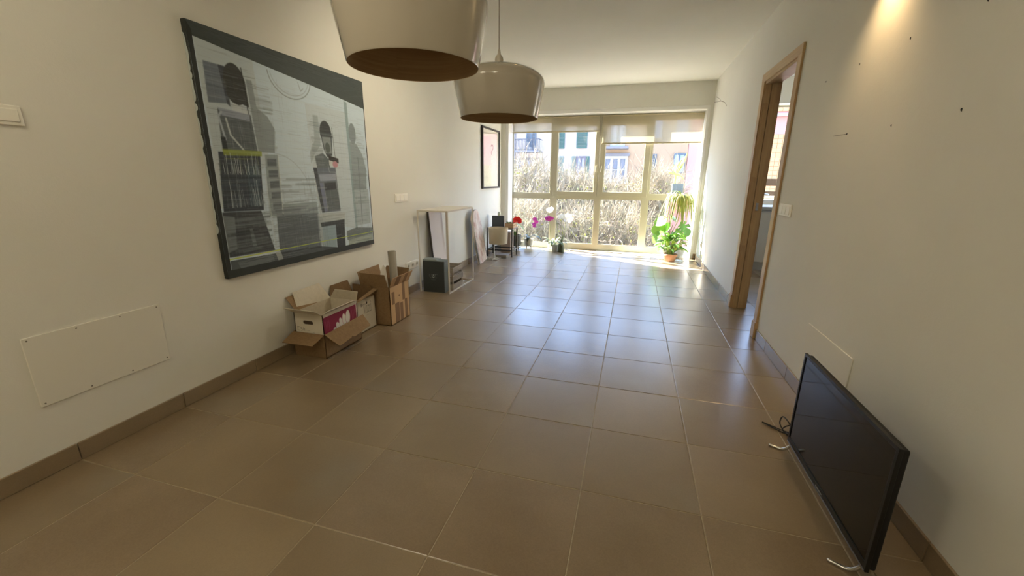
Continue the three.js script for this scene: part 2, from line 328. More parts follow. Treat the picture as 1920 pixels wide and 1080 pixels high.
function bareTree(label, x, z, top, wide, deep, s) {
  seed = s; const o = thing('bare_tree', label, 'tree', [x, -7.4, z]), H = top + 7.4;
  const br = [], tips = []; let trunk = [cyl(V(0, 0, 0), V(0.06, H * 0.45, 0.03), 0.14, 0.1, 8)];
  for (let i = 0; i < 16; i++) {
    const a = rr(0, 6.28), h0 = H * rr(0.3, 0.5), r = Math.sqrt(rnd());
    const p = V(0.05, h0, 0.02), q = V(Math.cos(a) * wide * r * 0.8, H * rr(0.72, 0.93) - 0.25, Math.sin(a) * deep * r * 0.8), m = p.clone().lerp(q, 0.5).add(V(0, rr(-0.5, 0.1), 0));
    br.push(tube([p, m, q], 0.03, 8, 5)); for (let k = 0; k < 6; k++) tips.push(p.clone().lerp(q, rr(0.5, 1)));
    const e = q.clone().add(V(rr(-0.5, 0.5), rr(0.2, 0.6), rr(-0.4, 0.4))); br.push(tube([q, q.clone().lerp(e, 0.5).add(V(rr(-0.1, 0.1), 0, 0)), e], 0.014, 5, 4));
  }
  part(o, 'trunk', trunk, barkMat); part(o, 'branches', br, barkMat);
  const N = 560;
  twigs.forEach((g, v) => {
    const im = new THREE.InstancedMesh(g, twigMat, N), e = new THREE.Euler(), qn = new THREE.Quaternion();
    for (let i = 0; i < N; i++) {
      const a = rr(0, 6.28), r = Math.pow(rnd(), 0.6), y = H - 0.55 - (1 - Math.sqrt(1 - Math.min(0.98, r * r))) * 0.75 - Math.pow(rnd(), 1.25) * 3.3;
      e.set(rr(-1.25, 1.25), rr(0, 6.28), rr(-1.25, 1.25)); const k = rr(0.5, 1.15);
      im.setMatrixAt(i, new THREE.Matrix4().compose(V(Math.cos(a) * wide * r, y, Math.sin(a) * deep * r), qn.setFromEuler(e), V(k, k, k)));
      const c = rr(0.55, 1.2), w = rr(0.88, 1.05); im.setColorAt(i, new THREE.Color(c, c * w, c * w * rr(0.8, 1)));
    }
    im.name = partName(o, 'twigs'); im.userData.kind = 'stuff'; shadow(im); o.add(im);
  });
  const NB = 900, im = new THREE.InstancedMesh(budGeo, budMat, NB), e = new THREE.Euler(), qn = new THREE.Quaternion();
  for (let i = 0; i < NB; i++) {
    const a = rr(0, 6.28), r = Math.pow(rnd(), 0.6); e.set(rr(0, 3), rr(0, 6), rr(0, 3)); const k = rr(0.5, 1.2);
    im.setMatrixAt(i, new THREE.Matrix4().compose(V(Math.cos(a) * wide * r, H - 0.6 - Math.pow(rnd(), 1.2) * 3.2, Math.sin(a) * deep * r), qn.setFromEuler(e), V(k, k, k)));
    const c = rr(0.7, 1.1); im.setColorAt(i, new THREE.Color(c * rr(0.75, 1.1), c, c * rr(0.3, 0.75)));
  }
  im.name = 'buds'; im.userData.kind = 'stuff'; shadow(im); o.add(im);
}
[['bare pale-twigged tree outside the leftmost window light, nearest the balcony', -2.6, -13.2, 2.15, 1.5, 1.3], ['bare tree standing in front of the green shutters, outside the second window light', -0.75, -12.6, 1.62, 1.25, 1.3], ['bare tree below the white bay window of the orange house', 0.2, -13.6, 1.42, 1.1, 1.1],
 ['bare tree with tallest shoots, left of the potted candelabra plant', 1.6, -12.4, 1.75, 0.85, 1.0], ['bare tree filling the lower left window light, close to the glass', -2.0, -10.6, 0.95, 1.5, 0.9], ['bare tree filling the lower middle window lights, close to the glass', 0.35, -10.4, 0.85, 1.45, 0.9]]
  .forEach(([l, x, z, t, w, d], i) => bareTree(l, x, z, t, w, d, 500 + i * 37));
seed = 4242;

// potted candelabra succulent on a masonry pier outside the window
{ solo('garden_pier', 'pink rendered pier outside the window carrying the dark square planter', 'pier', [rbox(1.72, 2.1, -7.4, 0.938, -9.2, -8.8, 0.02)], std(0x8f605d, 0.95));
  const o = thing('potted_succulent', 'yellow-green candelabra succulent in a dark square pot outside the right-hand window light', 'plant', [1.913, 0.938, -9.0]);
  part(o, 'planter', [plate(rect(-0.11, 0.11, -0.11, 0.11), [rect(-0.095, 0.095, -0.095, 0.095)], 0.205, new THREE.Matrix4().makeRotationX(-Math.PI / 2)), box(-0.1, 0.1, 0.005, 0.17, -0.1, 0.1)], std(0x4d5450, 0.8));
  const g = std(0x8f9148, 0.6); part(o, 'stem', [tube([V(-0.06, 0.17, 0), V(-0.065, 0.3, 0), V(-0.055, 0.42, 0)], 0.02, 8, 6)], g);
  const tips = [[0.11, 0.84], [0.08, 0.78], [0.04, 0.74], [-0.0, 0.7], [-0.04, 0.66], [-0.14, 0.6], [-0.24, 0.52], [-0.22, 0.45], [0.05, 0.36], [0.09, 0.3]];
  tips.forEach(([x, y], i) => part(o, 'branch', [tube([V(-0.055, 0.4, 0), V(x * 0.6 - 0.03, 0.42 + (y - 0.42) * 0.28, rr(-0.05, 0.05)), V(x, 0.42 + (y - 0.42) * 0.75, rr(-0.08, 0.08)), V(x + 0.02, y, rr(-0.1, 0.1))], 0.0125, 12, 6)], g)); }
// ------------------------------------------------------------------ door, kitchen, blinds
const woodMap = (a, b, s, ax) => { const n1 = noise2(64, s), n2 = noise2(128, s + 3), n3 = fbm(3, 3, s + 9); return tex(512, (u, v) => { const [p, q] = ax ? [v, u] : [u, v]; const t = 0.5 * n1(p * 1, q * 0.06 + 0.02 * n3(u, v)) + 0.3 * n2(p, q * 0.03) + 0.35 * Math.sin(14 * p + 5 * n3(u, v * 0.3)) * 0.5 + 0.2; return mixc(a, b, Math.max(0, Math.min(1, t))); }, true, 1.6); };
M.oak = phy(0xffffff, 0.42, { map: woodMap([0.67, 0.54, 0.38], [0.78, 0.66, 0.48], 31, false) });
M.oakAcross = phy(0xffffff, 0.42, { map: woodMap([0.67, 0.54, 0.38], [0.78, 0.66, 0.48], 31, true) });
const door = struct('door_1');
const xw = 2.02, xo = 2.145;
part(door, 'lining', [rbox(xw + 0.011, 2.076, 0.0005, DH - 0.025, DZ0, DZ0 + 0.032, 0.002), rbox(xw + 0.011, 2.076, 0.0005, DH - 0.025, DZ1 - 0.032, DZ1, 0.002)], M.oak);
part(door, 'lining', [rbox(2.08, xo, 0.0005, DH - 0.025, DZ0, DZ0 + 0.028, 0.002), rbox(2.08, xo, 0.0005, DH - 0.025, DZ1 - 0.028, DZ1, 0.002)], M.oak);
part(door, 'lining_head', [rbox(xw + 0.011, 2.076, DH - 0.034, DH, DZ0, DZ1, 0.002), rbox(2.08, xo, DH - 0.028, DH, DZ0, DZ1, 0.002)], M.oakAcross);
for (const x of [xw - 0.001, xo]) {
  part(door, 'architrave', [rbox(x, x + 0.016, 0.0005, 2.112, DZ0 - 0.062, DZ0 + 0.018, 0.004)], M.oak);
  part(door, 'architrave', [rbox(x, x + 0.016, 0.0005, 2.112, DZ1 - 0.018, DZ1 + 0.062, 0.004)], M.oak);
  part(door, 'architrave', [rbox(x - 0.001, x + 0.017, DH - 0.012, 2.118, DZ0 - 0.064, DZ1 + 0.064, 0.004)], M.oakAcross);
}
for (const z of [DZ0 - 0.066, DZ1 - 0.02]) part(door, 'plinth_block', [rbox(xw - 0.01, xw + 0.02, 0.0005, 0.13, z, z + 0.086, 0.004)], M.oak);
part(door, 'latch_plate', [rbox(2.1, 2.122, 0.95, 1.02, DZ0 + 0.0275, DZ0 + 0.0295, 0.0008), box(2.107, 2.115, 0.97, 1.0, DZ0 + 0.029, DZ0 + 0.0297)], M.steel);

const cab = phy(0xe4dfd2, 0.4);
const kc = thing('kitchen_cabinet', 'white kitchen base cabinet seen through the open doorway', 'cabinet', [3.25, 0, -5.72]);
part(kc, 'carcass', [box(-0.95, 1.3, 0.125, 0.84, -0.36, 0.3)], cab); part(kc, 'plinth', [box(-0.95, 1.3, 0.002, 0.125, -0.36, 0.26)], cab);
for (let i = 0; i < 4; i++) { const d = part(kc, 'door', [rbox(-0.947 + i * 0.5625, -0.39 + i * 0.5625, 0.128, 0.835, 0.301, 0.319, 0.002)], cab); part(d, 'handle', [rbox(-0.94 + i * 0.5625, -0.396 + i * 0.5625, 0.815, 0.832, 0.319, 0.328, 0.003)], M.steel); }
solo('kitchen_worktop', 'pale worktop with a metal front edge on the white kitchen cabinet', 'worktop', [rbox(2.29, 4.58, 0.842, 0.882, -6.095, -5.39, 0.004)], phy(0xd0cdc6, 0.3, { metalness: 0.3 }));
{ const o = thing('kitchen_tap', 'slim chrome tap standing on the kitchen worktop under the window', 'tap', [2.72, 0.882, -5.8]);
  part(o, 'base', [cyl(V(0, 0, 0), V(0, 0.05, 0), 0.022, 0.018)], M.steel); part(o, 'spout', [tube([V(0, 0.05, 0), V(0.01, 0.11, 0.02), V(0.06, 0.16, 0.1), V(0.09, 0.15, 0.18)], 0.01, 20)], M.steel); }
{ const o = thing('balcony_rail', 'dark timber rail of two boards outside the kitchen window', 'railing', [3.3, 0, -6.56]), dk = std(0x4a3b30, 0.8);
  for (const y of [0.955, 1.145]) part(o, 'board', [rbox(-1.2, 1.2, y, y + 0.11, -0.02, 0.02, 0.004)], dk); for (const x of [-1.1, 1.1]) part(o, 'bracket', [box(x - 0.02, x + 0.02, 0.9, 1.25, 0.02, 0.1)], dk); }

// roller blinds of see-through screen fabric
M.screen = new THREE.MeshPhysicalMaterial({ color: 0xc8bea2, roughness: 0.95, transmission: 0.5, thickness: 0, transparent: true, opacity: 0.62, side: THREE.DoubleSide });
M.hem = std(0xc9bc9a, 0.7);
for (const [label, x0, x1, y0] of [['short beige screen roller blind over the left half of the window', WX0 + 0.052, 0.384, 1.985], ['longer beige screen roller blind over the right half of the window', 0.436, 1.95, 1.79]]) {
  const o = thing('roller_blind', label, 'blind', [(x0 + x1) / 2, y0, -6.335]), w = (x1 - x0) / 2;
  part(o, 'roller', [cyl(V(-w, 2.205 - y0, -0.0), V(w, 2.205 - y0, -0.0), 0.016, 0.016, 16)], M.hem);
  part(o, 'fabric', [box(-w, w, 0.004, 2.205 - y0, 0.016, 0.0168)], M.screen);
  part(o, 'hem_bar', [rbox(-w, w, -0.013, 0.011, 0.012, 0.021, 0.004)], M.hem);
}
solo('blind_chain', 'thin bead chain hanging between the two roller blinds', 'chain', [tube([V(0.402, 2.2, -6.318), V(0.402, 1.2, -6.318)], 0.0022, 4, 5), tube([V(0.418, 2.2, -6.318), V(0.418, 1.2, -6.318)], 0.0022, 4, 5), tube([V(0.402, 1.2, -6.318), V(0.41, 1.185, -6.318), V(0.418, 1.2, -6.318)], 0.0022, 6, 5)], std(0x8b8470, 0.5));

// ------------------------------------------------------------------ switches, sockets, panels, holes
const sgn = (side) => (side > 0 ? 1 : -1);                                    // +1: on the left wall, looking to +x
function onWall(side, d0, d1, y0, y1, za, zb, r = 0.003) { const x = side > 0 ? XL : XR; return side > 0 ? rbox(x + d0, x + d1, y0, y1, za, zb, r) : rbox(x - d1, x - d0, y0, y1, za, zb, r); }
function switchPlate(label, side, za, zb, y0, y1, n) {
  const o = thing('light_switch', label, 'switch');
  part(o, 'plate', [onWall(side, 0.0005, 0.009, y0, y1, za, zb, 0.004)], M.plastic);
  const m = 0.013, w = (zb - za - m * 2 + 0.004) / n;
  for (let i = 0; i < n; i++) { const r = part(o, 'rocker', [onWall(side, 0.004, 0.0135, y0 + m, y1 - m, za + m + i * w, za + m + (i + 1) * w - 0.004, 0.003)], M.plastic); }
  return o;
}
switchPlate('square white light switch near the photo edge, above the screwed cover plate', 1, -0.115, 0.05, 1.385, 1.457, 2);
switchPlate('triple white light switch on the left wall above the metal frame', 1, -2.90, -2.66, 0.975, 1.058, 3);
switchPlate('triple white light switch on the right wall beside the oak doorway', -1, -2.47, -2.235, 0.98, 1.063, 3);
function sockets(label, side, za, zb, y0, y1, n) {
  const o = thing('power_socket', label, 'socket'); part(o, 'plate', [onWall(side, 0.0005, 0.01, y0, y1, za, zb, 0.004)], M.plastic);
  for (let i = 0; i < n; i++) {
    const z = za + (zb - za) * (i + 0.5) / n, y = (y0 + y1) / 2, x = side > 0 ? XL + 0.0102 : XR - 0.0102, s = sgn(side);
    const g = [new THREE.TorusGeometry(0.021, 0.003, 6, 24).rotateY(Math.PI / 2).translate(x + s * 0.001, y, z)];
    const p = part(o, 'socket_ring', g, M.plastic); part(p, 'well', [cyl(V(x - s * 0.001, y, z), V(x + s * 0.0007, y, z), 0.0195, 0.0195, 20)], std(0xb9b2a0, 0.6));
    part(p, 'pin_hole', [-1, 1].map((k) => cyl(V(x, y, z + k * 0.0095), V(x + s * 0.0013, y, z + k * 0.0095), 0.0028, 0.0028, 8)), M.dark);
  }
}
sockets('row of three white power sockets low on the left wall behind the tall box', 1, -3.06, -2.79, 0.262, 0.345, 3);
sockets('white double power socket low on the right wall by the window corner', -1, -5.80, -5.62, 0.25, 0.33, 2);
{ const o = thing('cover_plate', 'white rectangular cover plate with eight screws on the left wall', 'cover plate');
  part(o, 'plate', [onWall(1, 0.0004, 0.0065, 0.292, 0.59, -0.43, 0.07, 0.003)], phy(0xe9e5d8, 0.6));
  for (const y of [0.306, 0.577]) for (const z of [0.055, -0.1, -0.26, -0.416]) part(o, 'screw', [cyl(V(XL + 0.0064, y, z), V(XL + 0.0075, y, z), 0.0035, 0.003, 10)], std(0x8b8576, 0.5, { metalness: 0.5 })); }
{ const o = thing('cover_plate', 'plain white cover plate low on the right wall behind the television', 'cover plate');
  part(o, 'plate', [onWall(-1, 0.0004, 0.0065, 0.13, 0.433, -1.64, -1.127, 0.003)], phy(0xe9e5d8, 0.6)); }
{ const w = scene.getObjectByName('wall_right');                              // drilled holes left by shelves
  for (const [y, z, r] of [[1.779, -1.272, 0.0045], [1.451, -0.862, 0.005], [1.781, -1.678, 0.0042], [1.78, -2.065, 0.004], [1.448, -1.266, 0.0042], [1.775, -0.874, 0.005]]) {
    part(w, 'screw_hole', [cyl(V(XR + 0.001, y, z), V(XR - 0.0006, y, z), r, r * 0.9, 9), cyl(V(XR + 0.001, y - r, z + r * 0.4), V(XR - 0.0006, y - r, z + r * 0.4), r * 0.6, r * 0.5, 7)], M.dark, 'dark drilled hole'); } }
{ const o = thing('nail', 'bent nail sticking out of the right wall left of the drilled holes', 'nail'); part(o, 'shank', [cyl(V(XR - 0.001, 1.452, -1.66), V(XR - 0.03, 1.449, -1.742), 0.0012, 0.0012, 6)], std(0x6b6459, 0.5)); part(o, 'plug', [cyl(V(XR + 0.0005, 1.452, -1.66), V(XR - 0.002, 1.452, -1.66), 0.005, 0.004, 10)], M.dark); }
{ const o = thing('loose_wires', 'pair of loose electrical wires poking out high on the right wall', 'wire'), m = std(0x7d7263, 0.6);
  for (const e of [[-0.16, 0.02], [-0.1, 0.07]]) part(o, 'wire', [tube([V(XR, 2.12, -5.12), V(XR - 0.02, 2.17, -5.16), V(XR - 0.05, 2.19, -5.2), V(XR - 0.07, 2.2 + e[1] * 0.6, -5.2 + e[0]), V(XR - 0.1, 2.2 + e[1], -5.2 + e[0] * 1.4)], 0.0022, 20, 6)], m); }

// ------------------------------------------------------------------ lamps
// recessed warm ceiling spots light the near half of the room; a small wall lamp glows just above the frame on the right
for (const [label, x, z, cd, half, soft, tx = 0, ty = -1, tz = 0] of [['warm recessed ceiling spot by the wall with the cover plate, behind the camera', -0.55, 1.0, 2.2, 1.52, 0.15],
  ['warm recessed ceiling spot over the middle of the room, behind the camera', 0.7, 1.4, 1.8, 1.52, 0.15], ['warm ceiling spot turned towards the left wall, above the boxes', 0.3, -2.1, 5, 0.85, 1, -1.5, -1.1, -0.35]]) {
  const o = thing('ceiling_spot', label, 'lamp', [x, CH, z]);
  part(o, 'trim_ring', [lathe([[0.032, -0.001], [0.045, -0.001], [0.045, -0.006], [0.034, -0.008], [0.032, -0.002]], 32)], M.trimWhite);
  part(o, 'lens', [cyl(V(0, -0.001, 0), V(0, -0.004, 0), 0.032, 0.032, 24)], std(0xfff1d8, 0.5, { emissive: 0xffcf8f, emissiveIntensity: 4 }));
  const l = new THREE.SpotLight(new THREE.Color(1, 0.88, 0.66), cd, 0, half, soft, 2); l.name = 'ceiling_spot_light'; l.position.set(0, -0.012, 0); l.target.position.set(tx, ty, tz); l.castShadow = true; l.shadow.radius = 12; o.add(l, l.target);
}
{ const o = thing('wall_lamp', 'small warm wall lamp shining down the right wall above the drilled holes', 'lamp', [1.955, 2.2, -1.47]);
  part(o, 'back_plate', [rbox(0.066, 0.0795, -0.03, 0.09, -0.04, 0.04, 0.004)], M.trimWhite); part(o, 'arm', [cyl(V(0.07, 0.05, 0), V(0.0, 0.05, 0), 0.008)], M.trimWhite);
  part(o, 'shade', [lathe([[0.045, 0.0], [0.047, 0.0], [0.047, 0.11], [0.0, 0.115], [0.0, 0.11], [0.044, 0.105], [0.045, 0.0]], 32)], M.trimWhite);
  part(o, 'lens', [cyl(V(0, 0.03, 0), V(0, 0.034, 0), 0.03, 0.03, 24)], std(0xfff1d8, 0.5, { emissive: 0xffb866, emissiveIntensity: 4 }));
  const l = new THREE.SpotLight(new THREE.Color(1, 0.68, 0.34), 0.9, 0, 0.85, 0.9, 2); l.name = 'wall_lamp_light'; l.position.set(0, 0.022, 0); l.target.position.set(0.06, -1, -0.03); l.castShadow = true; l.shadow.radius = 1.5; o.add(l, l.target); }
const pendWood = phy(0xffffff, 0.55, { map: woodMap([0.64, 0.52, 0.37], [0.76, 0.64, 0.48], 63, true), side: THREE.DoubleSide });
const pendShell = phy(0xb0a797, 0.22, { clearcoat: 1, clearcoatRoughness: 0.06 });
function pendant(label, x, y, z) {
  const o = thing('pendant_lamp', label, 'lamp', [x, y, z]);
  const prof = [[0.2, 0], [0.2025, 0.004], [0.212, 0.05], [0.222, 0.1], [0.2305, 0.145], [0.2335, 0.165], [0.2325, 0.178], [0.226, 0.192], [0.211, 0.207], [0.185, 0.222], [0.15, 0.235], [0.11, 0.244], [0.06, 0.25], [0.0, 0.252]];
  part(o, 'shade', [lathe(prof, 96)], pendShell);
  part(o, 'lining', [lathe([[0.2, 0], [0.1985, 0.003], [0.208, 0.05], [0.218, 0.1], [0.226, 0.15], [0.226, 0.17], [0.218, 0.188], [0.18, 0.214], [0.12, 0.234], [0.0, 0.244]], 96)], pendWood, 'wood-look inner lining');
  part(o, 'cap', [lathe([[0.0215, 0.246], [0.0215, 0.281], [0.019, 0.291], [0.0085, 0.303], [0.006, 0.325], [0.003, 0.327]], 24)], std(0xb9b2a2, 0.45));
  part(o, 'cord', [cyl(V(0, 0.325, 0), V(0, CH - y - 0.025, 0), 0.0032, 0.0032, 8)], std(0x9c958a, 0.6));
  part(o, 'ceiling_rose', [lathe([[0.0001, CH - y - 0.03], [0.04, CH - y - 0.03], [0.05, CH - y - 0.022], [0.05, CH - y - 0.0005], [0.0001, CH - y - 0.0005]], 32)], M.trimWhite);
  const b = part(o, 'bulb', [new THREE.SphereGeometry(0.035, 20, 14).translate(0, 0.15, 0)], phy(0xf4f1ea, 0.3)); part(b, 'lamp_holder', [cyl(V(0, 0.18, 0), V(0, 0.243, 0), 0.018, 0.02, 16)], std(0x33302c, 0.6));
}
pendant('glossy off-white pendant lamp hanging nearest the camera, cut by the top edge', 0.315, 1.548, -0.315);
pendant('smaller-looking glossy off-white pendant lamp hanging behind the near one, whole shade visible', 0.30, 1.515, -1.225);
// ------------------------------------------------------------------ pictures on the left wall
function paintPicture(g, W, H) {                                                 // grey and black abstract with two standing figures
  let s = 77; const rn = () => { s = (s * 1664525 + 1013904223) >>> 0; return s / 4294967296; }, ra = (a, b) => a + (b - a) * rn();
  const P = (pts, fill, a = 1) => { g.globalAlpha = a; g.fillStyle = fill; g.beginPath(); pts.forEach(([u, v], i) => (i ? g.lineTo(u * W, v * H) : g.moveTo(u * W, v * H))); g.closePath(); g.fill(); g.globalAlpha = 1; };
  const L = (pts, col, w, a = 1) => { g.globalAlpha = a; g.strokeStyle = col; g.lineWidth = w; g.lineCap = 'round'; g.beginPath(); pts.forEach(([u, v], i) => (i ? g.lineTo(u * W, v * H) : g.moveTo(u * W, v * H))); g.stroke(); g.globalAlpha = 1; };
  const E = (u, v, a, b, fill, al = 1) => { g.globalAlpha = al; g.fillStyle = fill; g.beginPath(); g.ellipse(u * W, v * H, a * W, b * H, 0, 0, 7); g.fill(); g.globalAlpha = 1; };
  const smear = (u0, u1, v0, v1, n, cols, al, horiz = true) => { for (let i = 0; i < n; i++) { const u = ra(u0, u1), v = ra(v0, v1), c = cols[Math.floor(rn() * cols.length)]; if (horiz) { const l = ra(0.02, 0.16); L([[Math.max(u0, u - l / 2), v], [Math.min(u1, u + l / 2), v + ra(-0.003, 0.003)]], c, ra(1, 5), al * ra(0.4, 1)); } else { const l = ra(0.03, 0.2); L([[u, v], [u + ra(-0.004, 0.004), Math.min(v1, v + l)]], c, ra(1, 3.5), al * ra(0.4, 1)); } } };
  const soften = (px) => { g.save(); g.filter = `blur(${px}px)`; g.globalAlpha = 0.75; g.drawImage(g.canvas, 0, 0); g.restore(); };
  const lt = '#cfd6d4', md = '#9aa3a3', dk = '#4a5053', vk = '#2b3030', bl = '#7c8290';
  g.fillStyle = '#d2dee2'; g.fillRect(0, 0, W, H);
  smear(0.02, 0.99, 0.05, 0.98, 420, ['#c9d0cf', '#aeb8b8', '#d7dcd8', '#a4adad'], 0.16);
  smear(0.28, 0.6, 0.15, 0.6, 120, ['#d3dad8', '#c3cbc9', '#cfd2c8'], 0.3);
  P([[0.02, 0.05], [0.26, 0.075], [0.28, 0.5], [0.03, 0.7]], '#c2c8c2', 0.55); smear(0.02, 0.26, 0.08, 0.5, 90, ['#8f9694', '#c6cbc6', '#a1a7a4'], 0.35);
  P([[0.53, 0.2], [0.82, 0.2], [0.83, 0.88], [0.55, 0.8]], '#c6cdc9', 0.5);
  P([[0.28, 0.74], [0.54, 0.76], [0.54, 0.95], [0.27, 0.94]], dk, 0.8); smear(0.25, 0.55, 0.6, 0.96, 150, ['#5b6264', '#8e9696', '#3b4042', '#abb2b0'], 0.4); smear(0.25, 0.55, 0.56, 0.97, 60, ['#6d7475', '#9ba2a1', '#43484a'], 0.35, false);
  P([[0.32, 0.7], [0.54, 0.7], [0.54, 0.76], [0.32, 0.755]], '#8d9596', 0.7);
  // ghost figure behind the left one
  P([[0.215, 0.16], [0.243, 0.16], [0.25, 0.27], [0.3, 0.3], [0.33, 0.35], [0.315, 0.46], [0.23, 0.46]], '#858c8b', 0.75); smear(0.215, 0.325, 0.17, 0.46, 80, ['#737a7a', '#9fa6a5', '#8a9190'], 0.45);
  // blue-grey window shape and left figure
  P([[0.042, 0.13], [0.125, 0.131], [0.115, 0.275], [0.038, 0.283]], '#6f7680', 0.95); smear(0.045, 0.11, 0.14, 0.27, 60, ['#8b919b', '#5e656e', '#9aa0a6'], 0.5); P([[0.1, 0.13], [0.128, 0.131], [0.128, 0.285], [0.116, 0.277]], '#3b4046', 0.9);
  E(0.162, 0.192, 0.049, 0.082, '#3b3c36'); P([[0.17, 0.112], [0.196, 0.135], [0.21, 0.17], [0.213, 0.275], [0.19, 0.268], [0.17, 0.262]], '#3b3c36'); L([[0.2, 0.12], [0.207, 0.27]], '#22241f', 6, 0.8); E(0.165, 0.2, 0.012, 0.02, '#4a4a40', 0.7); L([[0.205, 0.27], [0.208, 0.452]], '#26292a', 6); smear(0.12, 0.205, 0.13, 0.26, 30, ['#3d3e37', '#2a2b27'], 0.5);
  P([[0.14, 0.265], [0.17, 0.275], [0.205, 0.29], [0.205, 0.31], [0.13, 0.31]], '#d4d8d2', 0.9);
  P([[0.07, 0.3], [0.215, 0.305], [0.225, 0.46], [0.065, 0.46]], '#565c5d', 0.9); smear(0.075, 0.215, 0.33, 0.45, 70, ['#444a4c', '#7c8383', '#666d6d'], 0.5); smear(0.1, 0.2, 0.33, 0.45, 14, ['#aab0ae'], 0.6, false);
  P([[0.07, 0.295], [0.21, 0.305], [0.208, 0.332], [0.085, 0.325]], '#a4aab6', 0.95); L([[0.085, 0.31], [0.07, 0.33], [0.085, 0.42]], '#b9bfc3', 12); L([[0.1, 0.335], [0.11, 0.4], [0.16, 0.458]], '#cdd0c8', 11); P([[0.065, 0.41], [0.085, 0.41], [0.088, 0.465], [0.068, 0.465]], '#2c3030');
  P([[0.045, 0.47], [0.235, 0.47], [0.215, 0.72], [0.027, 0.715]], '#3a4147'); smear(0.03, 0.22, 0.48, 0.71, 90, ['#2c3236', '#4b535a', '#566069'], 0.5); P([[0.16, 0.52], [0.222, 0.52], [0.208, 0.7], [0.15, 0.7]], '#3f5660', 0.5);
  P([[0.064, 0.458], [0.245, 0.456], [0.243, 0.478], [0.066, 0.484]], '#9ba63c', 0.9); L([[0.07, 0.497], [0.21, 0.492]], '#a9b346', 3, 0.8); smear(0.045, 0.225, 0.46, 0.56, 26, ['#c9cfc9', '#b9c07c', '#dfe3de'], 0.75, false); smear(0.05, 0.225, 0.5, 0.7, 20, ['#c3c9c6', '#e1e4df'], 0.75, false);
  P([[0.02, 0.45], [0.04, 0.47], [0.028, 0.7], [0.018, 0.7]], '#cdd1cb', 0.85);
  P([[0.02, 0.717], [0.2, 0.722], [0.245, 0.915], [0.02, 0.91]], '#45494a'); smear(0.02, 0.22, 0.73, 0.9, 110, ['#353a3b', '#6c7272', '#858b8a', '#2b2f30'], 0.5); P([[0.02, 0.73], [0.07, 0.74], [0.06, 0.88], [0.02, 0.89]], '#8f9695', 0.7); P([[0.13, 0.8], [0.145, 0.8], [0.155, 0.88], [0.135, 0.88]], '#9aa09e', 0.6);
  P([[0.26, 0.47], [0.33, 0.466], [0.312, 0.755], [0.242, 0.752]], '#8e9593', 0.75); for (let i = 0; i < 5; i++) P([[0.268, 0.49 + i * 0.05], [0.318, 0.487 + i * 0.05], [0.315, 0.52 + i * 0.05], [0.265, 0.522 + i * 0.05]], '#585e60', 0.8); smear(0.255, 0.32, 0.48, 0.75, 50, ['#a9afad', '#6d7374'], 0.5); L([[0.33, 0.466], [0.318, 0.745]], '#d9dcd6', 7, 0.9); L([[0.245, 0.5], [0.25, 0.75], [0.255, 0.9]], '#d0d4cf', 5, 0.7);
  // arcs
  g.strokeStyle = '#8b9392'; g.lineWidth = 5; g.beginPath(); g.ellipse(0.455 * W, 0.09 * H, 0.125 * W, 0.105 * H, 0, 0.05, 3.1); g.stroke(); g.lineWidth = 2; g.beginPath(); g.ellipse(0.455 * W, 0.085 * H, 0.112 * W, 0.095 * H, 0, 0.0, 3.0); g.stroke(); L([[0.5, 0.11], [0.512, 0.15], [0.53, 0.135]], '#7b8382', 4, 0.7);
  g.globalAlpha = 0.6; g.strokeStyle = '#8e9594'; g.lineWidth = 3; g.beginPath(); g.ellipse(0.3 * W, 0.68 * H, 0.21 * W, 0.22 * H, 0, -1.5, -0.1); g.stroke(); g.globalAlpha = 1;
  // second figure
  P([[0.575, 0.25], [0.61, 0.25], [0.61, 0.4], [0.56, 0.45], [0.53, 0.5], [0.53, 0.44], [0.57, 0.38]], '#98a09f', 0.6); smear(0.55, 0.62, 0.27, 0.5, 50, ['#8a9291', '#b2b9b7'], 0.5);
  E(0.655, 0.33, 0.042, 0.06, '#3f4443'); P([[0.615, 0.33], [0.7, 0.33], [0.69, 0.45], [0.65, 0.46], [0.63, 0.42]], '#4d5352'); P([[0.625, 0.352], [0.69, 0.352], [0.688, 0.44], [0.64, 0.44]], '#a3a9a4', 0.75); L([[0.62, 0.352], [0.705, 0.349]], '#2f3332', 6); E(0.66, 0.41, 0.018, 0.028, '#50564f', 0.8); L([[0.705, 0.3], [0.712, 0.48]], '#6a706f', 5, 0.9); P([[0.66, 0.45], [0.735, 0.465], [0.735, 0.49], [0.66, 0.475]], '#33302d');
  P([[0.56, 0.46], [0.62, 0.44], [0.67, 0.48], [0.66, 0.53], [0.57, 0.53]], '#555b5b', 0.85); P([[0.66, 0.475], [0.73, 0.49], [0.73, 0.515], [0.66, 0.505]], '#d4d4cc'); E(0.706, 0.497, 0.02, 0.018, '#c98f96');
  P([[0.545, 0.52], [0.705, 0.515], [0.715, 0.76], [0.57, 0.76]], '#70767e'); P([[0.575, 0.555], [0.7, 0.55], [0.7, 0.585], [0.58, 0.59]], '#a4a9b6'); P([[0.54, 0.52], [0.565, 0.52], [0.59, 0.76], [0.57, 0.76]], '#43484c'); P([[0.575, 0.6], [0.6, 0.6], [0.615, 0.755], [0.59, 0.755]], '#8186a0', 0.8); P([[0.605, 0.595], [0.7, 0.592], [0.715, 0.75], [0.612, 0.755]], '#646a6b'); P([[0.605, 0.6], [0.695, 0.597], [0.697, 0.635], [0.607, 0.64]], '#3e4345'); smear(0.61, 0.71, 0.64, 0.75, 40, ['#7c8283', '#565c5d'], 0.5); L([[0.605, 0.6], [0.615, 0.75]], '#c9cdd1', 3, 0.8); L([[0.65, 0.5], [0.655, 0.54], [0.7, 0.54], [0.705, 0.65]], '#d9dcd8', 3, 0.8);
